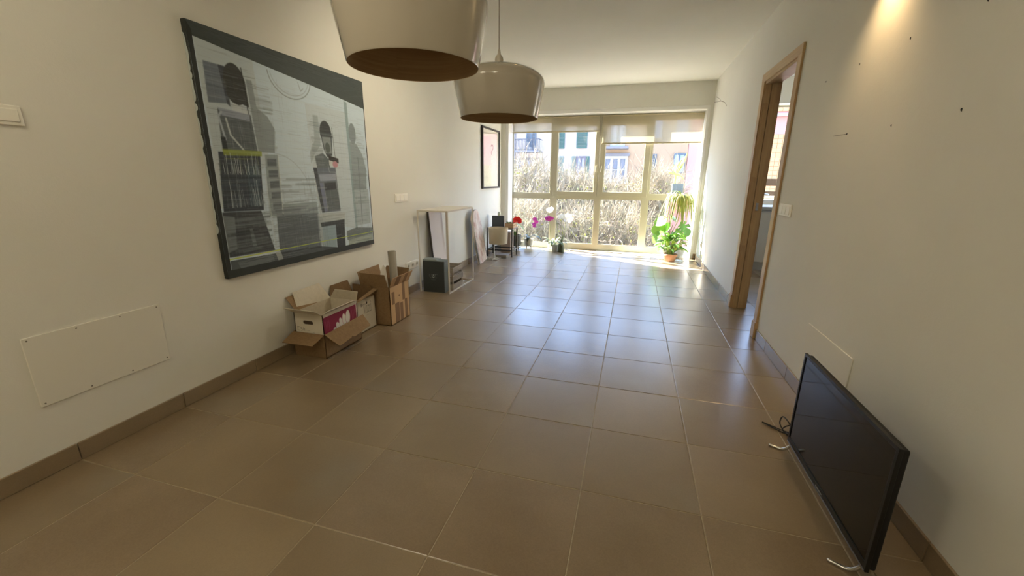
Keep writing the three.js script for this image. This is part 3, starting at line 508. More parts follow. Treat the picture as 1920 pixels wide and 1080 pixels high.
  P([[0.535, 0.765], [0.754, 0.772], [0.74, 0.825], [0.546, 0.81]], '#c9cdc8'); smear(0.54, 0.745, 0.77, 0.82, 40, ['#b0b6b1', '#dfe1dc', '#8e9491'], 0.6); P([[0.535, 0.77], [0.57, 0.79], [0.56, 0.97], [0.53, 0.9]], '#a9afac', 0.7);
  P([[0.56, 0.82], [0.665, 0.815], [0.655, 0.985], [0.56, 0.975]], '#9fb0b5'); P([[0.55, 0.815], [0.74, 0.812], [0.738, 0.835], [0.555, 0.838]], '#34393a', 0.9); P([[0.664, 0.815], [0.738, 0.817], [0.728, 0.98], [0.66, 0.985]], '#373d3e');
  smear(0.5, 0.6, 0.55, 0.98, 60, ['#7d8484', '#5a6061', '#a4aba9'], 0.4, false);
  // third ghost, tall post, corner
  P([[0.82, 0.14], [0.845, 0.145], [0.85, 0.88], [0.832, 0.885]], '#8fa0a1', 0.85); E(0.872, 0.315, 0.03, 0.06, '#7d8685', 0.85); P([[0.845, 0.36], [0.9, 0.37], [0.95, 0.43], [0.975, 0.52], [0.965, 0.64], [0.845, 0.64]], '#8a9291', 0.8); smear(0.845, 0.975, 0.3, 0.65, 110, ['#6f7776', '#a0a7a6', '#969d9c'], 0.45); smear(0.845, 0.98, 0.5, 0.93, 60, ['#68706f', '#a8afad', '#8b9291'], 0.4, false); P([[0.845, 0.64], [0.98, 0.64], [0.98, 0.86], [0.85, 0.86]], '#9aa29f', 0.55); L([[0.905, 0.45], [0.9, 0.85]], '#5d6564', 6, 0.7); L([[0.79, 0.3], [0.815, 0.86]], '#d5dad6', 8, 0.6);
  P([[0.75, 0.885], [0.84, 0.872], [0.99, 0.89], [0.99, 0.93], [0.75, 0.94]], '#5c6461', 0.8); P([[0.76, 0.94], [0.99, 0.93], [0.99, 0.97], [0.76, 0.98]], '#9ba293', 0.9); smear(0.76, 0.98, 0.93, 0.975, 40, ['#b9c09a', '#cfd3cc', '#6d746e'], 0.5);
  const band = (u0, u1, v0, v1, n, cols, al) => { for (let i = 0; i < n; i++) { const u = ra(u0, u1), v = ra(v0, v1), l = ra(0.05, 0.22); L([[Math.max(u0, u - l / 2), v], [Math.min(u1, u + l / 2), v]], cols[Math.floor(rn() * cols.length)], ra(6, 20), al * ra(0.3, 1)); } };
  band(0.03, 0.24, 0.73, 0.9, 40, ['#6f7677', '#2f3435', '#8a9192'], 0.4); band(0.26, 0.54, 0.58, 0.94, 60, ['#737a7d', '#444a4d', '#a3aaab'], 0.35); band(0.04, 0.22, 0.5, 0.71, 24, ['#4d5a64', '#2b3136', '#647079'], 0.35); band(0.84, 0.98, 0.45, 0.85, 30, ['#89918f', '#b6bdb9', '#767e7c'], 0.35); band(0.25, 0.33, 0.2, 0.45, 16, ['#9aa1a0', '#7b8281'], 0.4); band(0.55, 0.62, 0.3, 0.75, 20, ['#a9b0ae', '#6f7677'], 0.35); band(0.04, 0.12, 0.14, 0.27, 8, ['#9aa0aa', '#626974'], 0.4);
  soften(2.2); smear(0.03, 0.98, 0.12, 0.95, 900, ['#c6cdcb', '#6d7475', '#aab1b0', '#8d9594'], 0.16); smear(0.03, 0.98, 0.12, 0.95, 420, ['#c6cdcb', '#5d6465', '#b2b9b8'], 0.14, false); soften(1); smear(0.03, 0.26, 0.14, 0.92, 260, ['#8c9393', '#3f4546', '#a4abaa'], 0.22); smear(0.53, 0.98, 0.25, 0.96, 320, ['#9aa1a1', '#4f5657', '#b9c0be'], 0.2); smear(0.25, 0.55, 0.55, 0.96, 200, ['#9aa1a1', '#4f5657', '#b9c0be'], 0.2);
  smear(0.05, 0.225, 0.47, 0.56, 40, ['#d5dbd7', '#e6e9e4'], 0.75, false); smear(0.06, 0.225, 0.55, 0.7, 26, ['#ccd2cf', '#e6e9e4'], 0.7, false); smear(0.27, 0.55, 0.72, 0.95, 40, ['#b9c0c0', '#4a5053', '#8e9697'], 0.35, false); smear(0.84, 0.985, 0.6, 0.93, 40, ['#7d8584', '#cdd3cf'], 0.4, false); smear(0.535, 0.6, 0.78, 0.97, 18, ['#c4cac6', '#5a6061'], 0.5, false);
  // dark borders, streak of yellow-green
  P([[0.02, 0.925], [0.52, 0.94], [0.74, 0.985], [0.02, 1]], '#33383a', 0.75); P([[0.05, 0.935], [0.23, 0.93], [0.235, 0.965], [0.07, 0.985]], '#7b8181', 0.8); smear(0.05, 0.5, 0.93, 0.985, 70, ['#565c5d', '#8a9090', '#2f3435'], 0.5); P([[0.245, 0.925], [0.275, 0.925], [0.285, 0.97], [0.255, 0.97]], '#b8bcb8', 0.8);
  L([[0.018, 0.918], [0.992, 0.918]], '#c3d049', 4.5); L([[0.018, 0.9185], [0.3, 0.9185]], '#cfd86a', 7, 0.9);
  P([[0, 0], [1, 0], [1, 0.156], [0.6, 0.108], [0, 0.05]], '#464d49'); smear(0, 1, 0.0, 0.05, 160, ['#464c49', '#343a37', '#505653'], 0.6); for (let i = 0; i < 90; i++) { const u = rn(); L([[u, ra(0.0, 0.045 + 0.09 * u)], [Math.min(1, u + 0.12), ra(0.0, 0.045 + 0.09 * u)]], '#5b6361', ra(1, 4), 0.25); }
  P([[0, 0], [0.018, 0.03], [0.018, 1], [0, 1]], '#2a2e2b'); P([[0, 0.966], [1, 0.972], [1, 1], [0, 1]], '#323734'); P([[0.993, 0.1], [1, 0.1], [1, 1], [0.993, 1]], '#2e3330');
}
{
  const z0 = -2.235, z1 = -0.8, y0 = 0.632, y1 = 1.97, x = XL;
  const o = thing('canvas_painting', 'large unframed abstract canvas in greys and black with two standing figures', 'painting', [x, (y0 + y1) / 2, (z0 + z1) / 2]);
  const hw = (z1 - z0) / 2, hh = (y1 - y0) / 2;
  part(o, 'stretched_canvas', [rbox(0.001, 0.027, -hh, hh, -hw, hw, 0.004)], std(0x2b2f2c, 0.75));
  const pg = new THREE.PlaneGeometry(2 * hw - 0.003, 2 * hh - 0.003, 1, 1), face = new THREE.BoxGeometry(2 * hw - 0.004, 2 * hh - 0.004, 0.0008);
  face.rotateY(Math.PI / 2).translate(0.0272, 0, 0);
  part(o, 'painted_face', face, std(0xf2f8ff, 0.62, { map: canvasTex(1400, 1305, paintPicture), bumpMap: plasterBump, bumpScale: 0.0004 }));
  const side = new THREE.BoxGeometry(0.024, 2 * hh - 0.006, 0.0006); side.translate(0.0135, 0, hw + 0.0003);
  part(o, 'painted_side', side, std(0xffffff, 0.7, { map: canvasTex(64, 1400, (g, w, h) => {
    g.fillStyle = '#2b2f2c'; g.fillRect(0, 0, w, h); g.fillStyle = '#b9bfba'; let s = 5; const rn = () => { s = (s * 1664525 + 1013904223) >>> 0; return s / 4294967296; };
    for (let y = 110; y < h * 0.8; y += 40 + rn() * 60) { g.beginPath(); g.ellipse(2, y, 26 + rn() * 22, 18 + rn() * 42, 0, 0, 7); g.fill(); }
    g.fillRect(0, 110, 12, h * 0.5); }) }));
}
{ const o = thing('framed_picture', 'small black framed picture with a curling line, hanging near the window', 'picture', [XL, 1.515, -5.512]), hw = 0.41, hh = 0.452;
  const toWall = new THREE.Matrix4().makeBasis(V(0, 0, -1), V(0, 1, 0), V(1, 0, 0)).setPosition(0.001, 0, 0);
  part(o, 'frame', [plate(rect(-hw, hw, -hh, hh), [rect(-hw + 0.024, hw - 0.024, -hh + 0.024, hh - 0.024)], 0.032, toWall, 0.001)], std(0x2a2622, 0.45));
  const pr = new THREE.BoxGeometry(2 * hw - 0.04, 2 * hh - 0.04, 0.004).rotateY(Math.PI / 2).translate(0.014, 0, 0);
  part(o, 'print', pr, std(0xffffff, 0.85, { map: canvasTex(512, 560, (g, w, h) => {
    g.fillStyle = '#efeadb'; g.fillRect(0, 0, w, h); g.fillStyle = '#ece0da'; g.fillRect(0.0 * w, 0.13 * h, 0.5 * w, 0.5 * h); g.fillStyle = '#e6e6cf'; g.fillRect(0.0, 0.62 * h, 0.5 * w, 0.38 * h);
    g.strokeStyle = '#6a5d55'; g.lineCap = 'round'; const B = (p, lw, c) => { g.strokeStyle = c; g.lineWidth = lw; g.beginPath(); g.moveTo(p[0] * w, p[1] * h); g.bezierCurveTo(p[2] * w, p[3] * h, p[4] * w, p[5] * h, p[6] * w, p[7] * h); g.stroke(); };
    B([0.52, 0.275, 0.6, 0.22, 0.68, 0.29, 0.6, 0.34], 15, '#6b5f58'); B([0.6, 0.34, 0.52, 0.37, 0.5, 0.4, 0.58, 0.44], 12, '#7a6e66'); B([0.52, 0.34, 0.48, 0.45, 0.47, 0.55, 0.48, 0.67], 3, '#9a938a'); B([0.4, 0.35, 0.33, 0.45, 0.36, 0.55, 0.36, 0.66], 2, '#b5b3a5'); }) }));
  part(o, 'pane', [box(0.0225, 0.0245, -hh + 0.022, hh - 0.022, -hw + 0.022, hw - 0.022)], M.glass); }

// ------------------------------------------------------------------ cardboard boxes against the left wall
const kraftMap = (a, b) => tex(256, (u, v) => mixc(a, b, 0.5 + 0.9 * (nFine(u, v) - 0.5) + 0.25 * (nGrain(u, v) - 0.5)), true, 2.5);
M.kraft = std(0xffffff, 0.85, { map: kraftMap([0.53, 0.42, 0.29], [0.62, 0.51, 0.37]) });
M.kraftIn = std(0xffffff, 0.88, { map: kraftMap([0.47, 0.37, 0.25], [0.55, 0.44, 0.31]) });
M.board = std(0xffffff, 0.8, { map: kraftMap([0.80, 0.76, 0.68], [0.87, 0.83, 0.75]) });
const TH = 0.005;
function boxWalls(o, x0, x1, z0, z1, y0, y1, mat, near, right) {               // five panels of board
  part(o, 'bottom', [box(x0, x1, y0, y0 + TH, z0, z1)], mat);
  part(o, 'side_panel', [box(x0, x1, y0, y1, z0, z0 + TH)], mat); part(o, 'side_panel', [box(x0, x0 + TH, y0, y1, z0, z1)], mat);
  if (!near) part(o, 'side_panel', [box(x0, x1, y0, y1, z1 - TH, z1)], mat);
  if (!right) part(o, 'side_panel', [box(x1 - TH, x1, y0, y1, z0, z1)], mat);
}
const flap = (o, pts, mat, label) => part(o, 'flap', [boxUV(sheet(pts.map((p) => V(...p)), 0.004))], mat, label);
{ const x0 = -1.19, x1 = -0.932, z0 = -1.585, z1 = -1.19, h = 0.172;
  const o = thing('cardboard_box', 'low brown cardboard box with its flaps folded outwards, nearest the camera', 'box');
  boxWalls(o, x0, x1, z0, z1, 0.0008, h, M.kraft);
  flap(o, [[x0, h, z1], [x1 - 0.004, h, z1], [-0.925, 0.143, -1.065], [-1.165, 0.138, -1.065]], M.kraft);
  flap(o, [[x1, h, z1 - 0.004], [-0.842, 0.092, -1.222], [-0.84, 0.107, -1.35], [-0.846, 0.112, -1.355], [-0.838, 0.1, -1.378], [-0.84, 0.116, -1.564], [x1, h, z0]], M.kraft);
}
const printBoard = (w, h, draw, base = '#d8cfbd') => std(0xffffff, 0.75, { map: canvasTex(w, h, (g) => { g.fillStyle = base; g.fillRect(0, 0, w, h); let s = 9; for (let i = 0; i < 1500; i++) { s = (s * 1664525 + 1013904223) >>> 0; const x = (s % w), y = ((s >>> 8) % h); g.fillStyle = i % 2 ? 'rgba(255,250,240,0.06)' : 'rgba(90,70,40,0.05)'; g.fillRect(x, y, 6, 2); } draw(g, w, h); }) });
function facePanel(o, name, w, h, mat, matrix, holes = []) {                     // a printed panel: texture fills it once
  const s = new THREE.Shape(rect(0, w, 0, h).map(([a, b]) => new THREE.Vector2(a, b))); for (const q of holes) s.holes.push(q);
  const g = new THREE.ExtrudeGeometry(s, { depth: TH, bevelEnabled: false }), p = g.attributes.position, uv = new Float32Array(p.count * 2);
  for (let i = 0; i < p.count; i++) { uv[i * 2] = 0.006 + 0.988 * p.getX(i) / w; uv[i * 2 + 1] = 0.006 + 0.988 * p.getY(i) / h; }
  g.setAttribute('uv', new THREE.BufferAttribute(uv, 2)); g.applyMatrix4(matrix); return part(o, name, g, mat);
}
const faceNear = (x0, y0, z) => new THREE.Matrix4().setPosition(x0, y0, z - TH);                                                   // looks to +z
const faceRight = (x, y0, zNear) => new THREE.Matrix4().makeBasis(V(0, 0, -1), V(0, 1, 0), V(1, 0, 0)).setPosition(x - TH, y0, zNear);  // looks to +x
{ const x0 = -1.178, x1 = -0.942, z0 = -1.572, z1 = -1.203, y0 = 0.008, h = 0.312;
  const o = thing('fruit_box', 'white cardboard fruit box with a crimson print, standing inside the low brown box', 'box');
  boxWalls(o, x0, x1, z0, z1, y0, h, M.board, true, true);
  const slot = new THREE.Path(); slot.absellipse(0.085, 0.236, 0.014, 0.014, Math.PI / 2, Math.PI * 1.5); slot.absellipse(0.14, 0.236, 0.014, 0.014, -Math.PI / 2, Math.PI / 2);
  facePanel(o, 'side_panel', x1 - x0, h - y0, printBoard(600, 776, (g, w, h2) => {
    g.strokeStyle = 'rgba(70,58,48,0.75)'; g.lineWidth = 6; g.lineCap = 'round'; const L = (...p) => { g.beginPath(); p.forEach(([a, b], i) => (i ? g.lineTo(a, b) : g.moveTo(a, b))); g.stroke(); };
    L([95, 265], [55, 262], [55, 335], [98, 335]); L([55, 298], [88, 298]); L([150, 278], [118, 282], [122, 302], [150, 308], [148, 334], [118, 336]); L([172, 275], [172, 335]); L([172, 308], [198, 296], [200, 336]); g.lineWidth = 3; L([215, 318], [300, 328]); L([345, 345], [370, 335], [385, 355], [410, 350]); }), faceNear(x0, y0, z1), [slot]);
  part(o, 'handle_flap', [box(x0 + 0.06, x0 + 0.165, y0 + 0.21, y0 + 0.262, z1 - 0.012, z1 - 0.0085)], std(0x4a3a2a, 0.9), 'dark card behind the hand hole');
  facePanel(o, 'side_panel', z1 - z0, h - y0, printBoard(930, 776, (g, w, h2) => {
    g.fillStyle = '#8e2746'; g.fillRect(14, 70, w - 60, 400); g.fillStyle = '#f0ebe2'; g.fillRect(w - 42, 40, 10, 450); g.fillStyle = '#8e2746'; g.fillRect(w - 26, 60, 22, 420);
    for (const [cx, cy, rx, ry, rot] of [[300, 400, 55, 85, -0.55], [375, 345, 52, 105, -0.4], [455, 305, 48, 118, -0.25], [540, 265, 50, 125, -0.1], [640, 245, 62, 135, 0.05]]) { g.save(); g.translate(cx, cy); g.rotate(rot); g.fillStyle = '#ece7dd'; g.strokeStyle = '#b9637a'; g.lineWidth = 6; g.beginPath(); g.ellipse(0, 0, rx, ry, 0, 0, 7); g.fill(); g.stroke(); g.restore(); }
    g.strokeStyle = 'rgba(200,120,140,0.5)'; g.lineWidth = 7; for (const x of [70, 110, 150, 760, 800, 840]) { g.beginPath(); g.moveTo(x, 150); g.lineTo(x, 330); g.stroke(); } }), faceRight(x1, y0, z1));
  flap(o, [[x0, h, z1], [x1, h, z1], [-0.905, 0.375, -1.095], [-1.145, 0.385, -1.095]], M.board);
  flap(o, [[x0, h, z1 - 0.04], [-1.222, 0.432, z1 - 0.06], [-1.222, 0.437, -1.52], [x0, h, z0]], M.board);
  flap(o, [[x1, h, z1], [x1, h, z0], [-0.9, 0.342, -1.475], [-0.9, 0.347, -1.207]], M.board);
  flap(o, [[x0, h, z0], [x1, h, z0], [-0.9, 0.392, -1.54], [-1.1, 0.397, -1.545]], M.board);
  flap(o, [[x0 + 0.004, h, z1 - 0.02], [-1.226, 0.41, -1.2], [-1.229, 0.41, -1.49], [x0 + 0.004, h, z0]], M.kraft);
}
{ const x0 = -1.205, x1 = -0.997, z0 = -1.878, z1 = -1.6, h = 0.268;
  const o = thing('wine_box', 'white cardboard box lettered Vini with brown inside, behind the crimson fruit box', 'box');
  boxWalls(o, x0, x1, z0, z1, 0.0008, h, M.kraftIn, false, true);
  facePanel(o, 'side_panel', z1 - z0, h - 0.0008, printBoard(800, 755, (g) => {
    g.fillStyle = '#8a8378'; g.fillRect(255, 85, 60, 70); g.strokeStyle = '#8a8176'; for (let i = 0; i < 6; i++) { g.fillStyle = '#b8ae9d'; g.fillRect(258 + i * 10, 88, 4, 64); }
    g.font = '300 200px serif'; g.textAlign = 'left'; g.lineWidth = 6; g.strokeStyle = '#6f675e'; g.save(); g.translate(330, 330); g.scale(0.78, 1.5); g.strokeText('V', 0, 0); g.strokeText('ini', 150, 0); g.restore();
    g.fillStyle = '#2d2622'; g.beginPath(); g.ellipse(478, 105, 22, 30, 0, 0, 7); g.fill(); g.fillStyle = '#6b6258'; g.font = 'bold 30px sans-serif'; g.save(); g.translate(410, 400); g.rotate(-0.03); g.fillText('— — —', 0, 0); g.restore(); }), faceRight(x1, 0.0008, z1));
  flap(o, [[x1, h, z1], [-0.968, 0.268, z1], [-0.955, 0.322, -1.868], [x1, h, z0]], M.kraft);
  flap(o, [[x0, h, z0], [x1, h, z0], [-1.02, 0.345, -1.872], [x0 + 0.01, 0.35, -1.872]], M.kraftIn);
  flap(o, [[x0, h, z1], [x0, h, z0], [-1.228, 0.385, z0 + 0.03], [-1.228, 0.385, z1 - 0.04]], M.kraftIn);
}
{ const x0 = -1.135, x1 = -0.862, z0 = -2.2, z1 = -1.893, h = 0.335;
  const o = thing('tall_box', 'tall brown cardboard box with dark stripes, a tube sticking out of it', 'box');
  boxWalls(o, x0, x1, z0, z1, 0.0008, h, M.kraft, false, true);
  const lightK = printBoard(640, 700, (g, w, h2) => { g.fillStyle = '#8a6a48'; for (const [a, b, c, d] of [[60, 90, 110, 330], [150, 140, 330, 700], [310, 95, 0, 0], [310, 100, 360, 700], [400, 90, 0, 330], [470, 90, 330, 700]]) if (d > c) g.fillRect(a, c, b, d - c); g.beginPath(); g.arc(300, 215, 20, 0, 7); g.fill(); }, '#cba678');
  facePanel(o, 'side_panel', z1 - z0, h - 0.0008, lightK, faceRight(x1, 0.0008, z1));
  flap(o, [[x0, h, z1], [x1 - 0.01, h, z1], [-0.878, 0.447, -1.862], [-1.112, 0.455, -1.862]], M.kraft);
  const rf = flap(o, [[x1, h, z1], [x1, h, z0], [-0.832, 0.418, -2.225], [-0.832, 0.412, -1.905]], std(0xffffff, 0.85, { map: kraftMap([0.68, 0.54, 0.38], [0.76, 0.62, 0.46]) }));
  for (const [a, b] of [[0.2, 0.42], [0.62, 0.78]]) { const A = V(x1, h, z1), B = V(x1, h, z0), C = V(-0.832, 0.418, -2.225), D = V(-0.832, 0.412, -1.905), off = V(0.0032, -0.0012, 0); part(rf, 'stripe', [boxUV(sheet([A.clone().lerp(B, a), A.clone().lerp(B, b), D.clone().lerp(C, b), D.clone().lerp(C, a)].map((p) => p.add(V(-0.0009, 0.0003, 0))), 0.0006)).translate(0.0055, -0.002, 0)], std(0x8a6a48, 0.85)); }
  flap(o, [[x0, h, z1], [x0, h, z0], [-1.165, 0.45, -2.21], [-1.165, 0.445, -1.9]], M.kraft);
  flap(o, [[x0 + 0.01, h, z0], [x1 - 0.01, h, z0], [-0.87, 0.43, -2.24], [-1.1, 0.44, -2.24]], M.kraftIn);
}
solo('cardboard_tube', 'grey cardboard tube standing upright in the tall striped box', 'tube', [(() => { const g = lathe([[0.03, 0], [0.034, 0], [0.034, 0.6], [0.03, 0.6], [0.03, 0.01]], 32); g.rotateZ(0.03).translate(-0.915, 0.007, -2.075); return g; })()], std(0xaaa496, 0.8));
solo('paper_sheet', 'folded white paper standing in the tall striped box beside the tube', 'paper', [boxUV(sheet([V(-1.03, 0.3, -2.0), V(-0.95, 0.3, -2.02), V(-0.972, 0.47, -2.03), V(-0.99, 0.495, -2.02), V(-1.01, 0.44, -2.0)], 0.0015))], std(0xe9e6dc, 0.9));
solo('paper_sheet', 'crumpled packing paper lying inside the white fruit box', 'paper', [(() => { const g = new THREE.PlaneGeometry(0.2, 0.32, 14, 20).rotateX(-Math.PI / 2), p = g.attributes.position; for (let i = 0; i < p.count; i++) p.setY(i, 0.03 * nFine(p.getX(i) * 1.3 + 0.3, p.getZ(i) * 1.3) + 0.06 * nCloud(p.getX(i) * 2, p.getZ(i) * 2)); g.computeVertexNormals(); return g.translate(-1.06, 0.13, -1.39); })()], std(0xcfc5b2, 0.9, { side: THREE.DoubleSide }));

// ------------------------------------------------------------------ metal frame and what stands in it
M.frameMetal = std(0xcfc8ba, 0.45);
{ const o = thing('frame_stand', 'tall thin pale metal frame stand with a flat top, against the left wall', 'stand', [-0.988, 0, -3.31]), x = 0.177, z = 0.356, h = 0.884, b = 0.014;
  for (const sx of [-1, 1]) for (const sz of [-1, 1]) part(o, 'leg', [rbox(sx > 0 ? x - b : -x, sx > 0 ? x : -x + b, 0.0005, h, sz > 0 ? z - b : -z, sz > 0 ? z : -z + b, 0.0015)], M.frameMetal);
  part(o, 'top_rail', [rbox(-x + b, x - b, h - b, h - 0.0005, z - b + 0.0005, z - 0.0005, 0.001), rbox(-x + b, x - b, h - b, h - 0.0005, -z + 0.0005, -z + b - 0.0005, 0.001), rbox(-x + 0.0005, -x + b - 0.0005, h - b, h - 0.0005, -z + b, z - b, 0.001), rbox(x - b + 0.0005, x - 0.0005, h - b, h - 0.0005, -z + b, z - b, 0.001)], M.frameMetal);
  for (const s of [-1, 1]) part(o, 'bottom_rail', [rbox(s > 0 ? x - b : -x, s > 0 ? x - 0.0005 : -x + b, 0.001, b, -z + b, z - b, 0.001)], M.frameMetal);
  part(o, 'bottom_rail', [rbox(-x + b, x - b, 0.001, b, -z + 0.0005, -z + b, 0.001)], M.frameMetal);
  part(o, 'top_panel', [rbox(-x + 0.002, x - 0.002, h + 0.0003, h + 0.004, -z + 0.002, z - 0.002, 0.001)], phy(0xe6e0d2, 0.4)); }
{ const o = thing('storage_box', 'dark slate lidded box with a faint printed emblem, standing inside the metal frame', 'box', [-1.005, 0.0006, -3.03], 0.02), m = std(0x3b4142, 0.65), gm = std(0x6f7876, 0.6), w = 0.127, h = 0.352, d = 0.06;
  part(o, 'body', [rbox(-w, w, 0, h, -d, d, 0.004)], gm);
  const f = new THREE.BoxGeometry(2 * w - 0.006, h - 0.012, 0.002).translate(0, h / 2, d + 0.0008);
  part(o, 'front_panel', f, std(0xffffff, 0.6, { map: canvasTex(512, 700, (g, W, H) => { g.fillStyle = '#363b3b'; g.fillRect(0, 0, W, H); let s = 3; for (let i = 0; i < 3000; i++) { s = (s * 1664525 + 1013904223) >>> 0; g.fillStyle = i % 2 ? 'rgba(255,255,255,0.025)' : 'rgba(0,0,0,0.04)'; g.fillRect(s % W, (s >>> 9) % H, 9, 2); }
    g.strokeStyle = 'rgba(140,148,146,0.8)'; g.lineWidth = 5; for (const k of [-1, 1]) { g.beginPath(); g.ellipse(250 + k * 62, 330, 34, 46, k * 0.6, 0.4, 5.2); g.stroke(); g.beginPath(); g.ellipse(250 + k * 30, 322, 18, 30, k * 0.3, 0, 7); g.stroke(); } g.fillStyle = 'rgba(170,176,172,0.9)'; g.beginPath(); g.ellipse(250, 312, 13, 17, 0, 0, 7); g.fill(); g.beginPath(); g.moveTo(226, 350); g.lineTo(274, 350); g.lineTo(258, 378); g.lineTo(242, 378); g.fill(); g.fillStyle = 'rgba(130,136,134,0.6)'; g.fillRect(190, 405, 120, 5); g.fillRect(205, 425, 90, 4); }) }));
  part(o, 'lid', [rbox(-w - 0.002, w * 0.3, h - 0.002, h + 0.012, -d - 0.002, d * 0.9, 0.004)], std(0x8c9490, 0.55)); }
{ const o = thing('white_board', 'off-white board with a dark edge leaning on the wall inside the metal frame', 'board', [-1.146, 0.003, -3.475]), put = (g) => g.rotateZ(0.085); part(o, 'panel', [put(rbox(-0.006, 0.006, 0, 0.85, -0.165, 0.165, 0.001))], std(0xe6dcd6, 0.6)); part(o, 'edge_strip', [put(rbox(-0.016, 0.007, 0, 0.85, 0.165, 0.172, 0.001))], std(0x4d4740, 0.7)); }
{ const o = thing('wooden_crate', 'small grey weathered slatted crate on the floor inside the metal frame', 'crate', [-0.935, 0.0008, -3.24]), w = 0.1, d = 0.14, h = 0.255, m = std(0xffffff, 0.85, { map: woodMap([0.52, 0.48, 0.43], [0.68, 0.64, 0.58], 201, true) });
  for (const sx of [-1, 1]) for (const sz of [-1, 1]) part(o, 'post', [rbox(sx * (w - 0.016) - 0.008, sx * (w - 0.016) + 0.008, 0.001, h - 0.002, sz * (d - 0.02) - 0.012, sz * (d - 0.02) + 0.012, 0.002)], m);
  for (const [a, b] of [[0.002, 0.068], [0.098, 0.158], [0.195, h]]) { for (const s of [-1, 1]) { part(o, 'slat', [rbox(s > 0 ? w - 0.008 : -w, s > 0 ? w : -w + 0.008, a, b, -d, d, 0.002)], m); part(o, 'slat', [rbox(-w + 0.008, w - 0.008, a, b, s > 0 ? d - 0.008 : -d, s > 0 ? d : -d + 0.008, 0.002)], m); } }
  part(o, 'bottom', [box(-w + 0.008, w - 0.008, 0.004, 0.012, -d + 0.008, d - 0.008), box(-w + 0.009, w - 0.009, 0.16, 0.168, -d + 0.009, d - 0.009)], m); }

// ------------------------------------------------------------------ ironing board, lamp and small table near the window
{ const o = thing('ironing_board', 'folded ironing board with a creased pale pink cover leaning on the left wall', 'ironing board', [-1.1, 0.002, -4.75]);
  const put = (g) => g.rotateZ(0.1).rotateX(0.18);
  const out = [], n = 18, W = 0.165, H = 0.79; for (let i = 0; i <= n; i++) { const a = Math.PI * i / n; out.push([W * Math.cos(a) * (0.82), H - 0.13 + 0.13 * Math.sin(a)]); } out.push([-W, 0.3], [-W * 0.95, 0.015], [W * 0.95, 0.015], [W, 0.3]);
  const toX = new THREE.Matrix4().makeBasis(V(0, 0, -1), V(0, 1, 0), V(1, 0, 0));
  part(o, 'board', [put(plate(out, [], 0.022, toX, 0.004))], std(0x8d8a84, 0.6));
  const cg = new THREE.PlaneGeometry(2 * W * 1.02, H * 0.99, 30, 60), p = cg.attributes.position;
  for (let i = 0; i < p.count; i++) { let a = p.getX(i), b = p.getY(i) + H / 2; const top = Math.max(0, (b - (H - 0.14)) / 0.14); a *= Math.sqrt(Math.max(0.03, 1 - top * top * 0.97)); const e = Math.abs(p.getX(i)) / (W * 1.02); p.setXYZ(i, a, b, 0.033 + 0.012 * (nFine(a * 0.9 + 0.2, b * 0.25) - 0.5) + 0.016 * (nCloud(a * 1.3, b * 0.5) - 0.4) - 0.03 * Math.pow(e, 8)); }
  cg.computeVertexNormals(); cg.applyMatrix4(toX); put(cg);
  part(o, 'cover', cg, std(0xffffff, 0.9, { side: THREE.DoubleSide, map: canvasTex(256, 512, (g, w, h) => { g.fillStyle = '#e4d3c8'; g.fillRect(0, 0, w, h); let s = 21; const rn = () => { s = (s * 1664525 + 1013904223) >>> 0; return s / 4294967296; }; for (let i = 0; i < 60; i++) { g.fillStyle = ['rgba(206,164,150,0.5)', 'rgba(240,228,220,0.6)', 'rgba(170,150,150,0.25)'][i % 3]; g.beginPath(); g.ellipse(rn() * w, rn() * h, 6 + rn() * 16, 14 + rn() * 40, rn() - 0.5, 0, 7); g.fill(); } }) }));
  part(o, 'leg', [put(cyl(V(-0.02, 0.05, -0.1), V(-0.02, 0.6, 0.08), 0.009)), put(cyl(V(-0.02, 0.05, 0.1), V(-0.02, 0.6, -0.08), 0.009))], M.steel); }
solo('metal_rod', 'thin upright metal rod standing between ironing board and drum lamp', 'rod', [cyl(V(-1.195, 0.001, -5.0), V(-1.195, 0.335, -5.0), 0.005), cyl(V(-1.195, 0.325, -5.0), V(-1.195, 0.36, -5.0), 0.011)], M.steel);
{ const o = thing('table_lamp', 'small table lamp with cream drum shade standing on the floor', 'lamp', [-0.965, 0.0006, -4.985]), wm = phy(0xe6e0d2, 0.35);
  part(o, 'shade', [lathe([[0.137, 0.255], [0.139, 0.255], [0.149, 0.495], [0.147, 0.495], [0.137, 0.256]], 48).translate(0.04, 0, 0)], new THREE.MeshPhysicalMaterial({ color: 0xdccfb2, roughness: 0.95, transmission: 0.35, thickness: 0, side: THREE.DoubleSide }));
  part(o, 'stem', [cyl(V(-0.025, 0.01, 0), V(-0.018, 0.4, 0), 0.007), cyl(V(-0.018, 0.4, 0), V(0.04, 0.44, 0), 0.004), cyl(V(0.03, 0.3, 0), V(0.03, 0.41, 0), 0.014)], wm);
  part(o, 'base', [lathe([[0.0, 0.022], [0.02, 0.02], [0.045, 0.01], [0.05, 0.0], [0, 0]], 24).translate(-0.02, 0, 0)], wm);
  for (let k = 0; k < 5; k++) { const a = k * 1.256 + 0.3; part(o, 'foot', [tube([V(-0.02, 0.015, 0), V(-0.02 + 0.05 * Math.cos(a), 0.024, 0.05 * Math.sin(a)), V(-0.02 + 0.09 * Math.cos(a), 0.007, 0.09 * Math.sin(a))], 0.006, 10, 6)], wm); } }
solo('lamp_cord', 'pale lamp cord lying in loops on the floor beside the drum lamp', 'cord', [tube([V(-1.03, 0.005, -4.95), V(-1.1, 0.005, -4.92), V(-1.14, 0.005, -5.03), V(-1.08, 0.006, -5.1), V(-1.0, 0.005, -5.08), V(-0.93, 0.005, -5.13), V(-0.98, 0.006, -5.2), V(-1.12, 0.005, -5.18)], 0.0038, 60, 6)], phy(0xe9e3d6, 0.5));
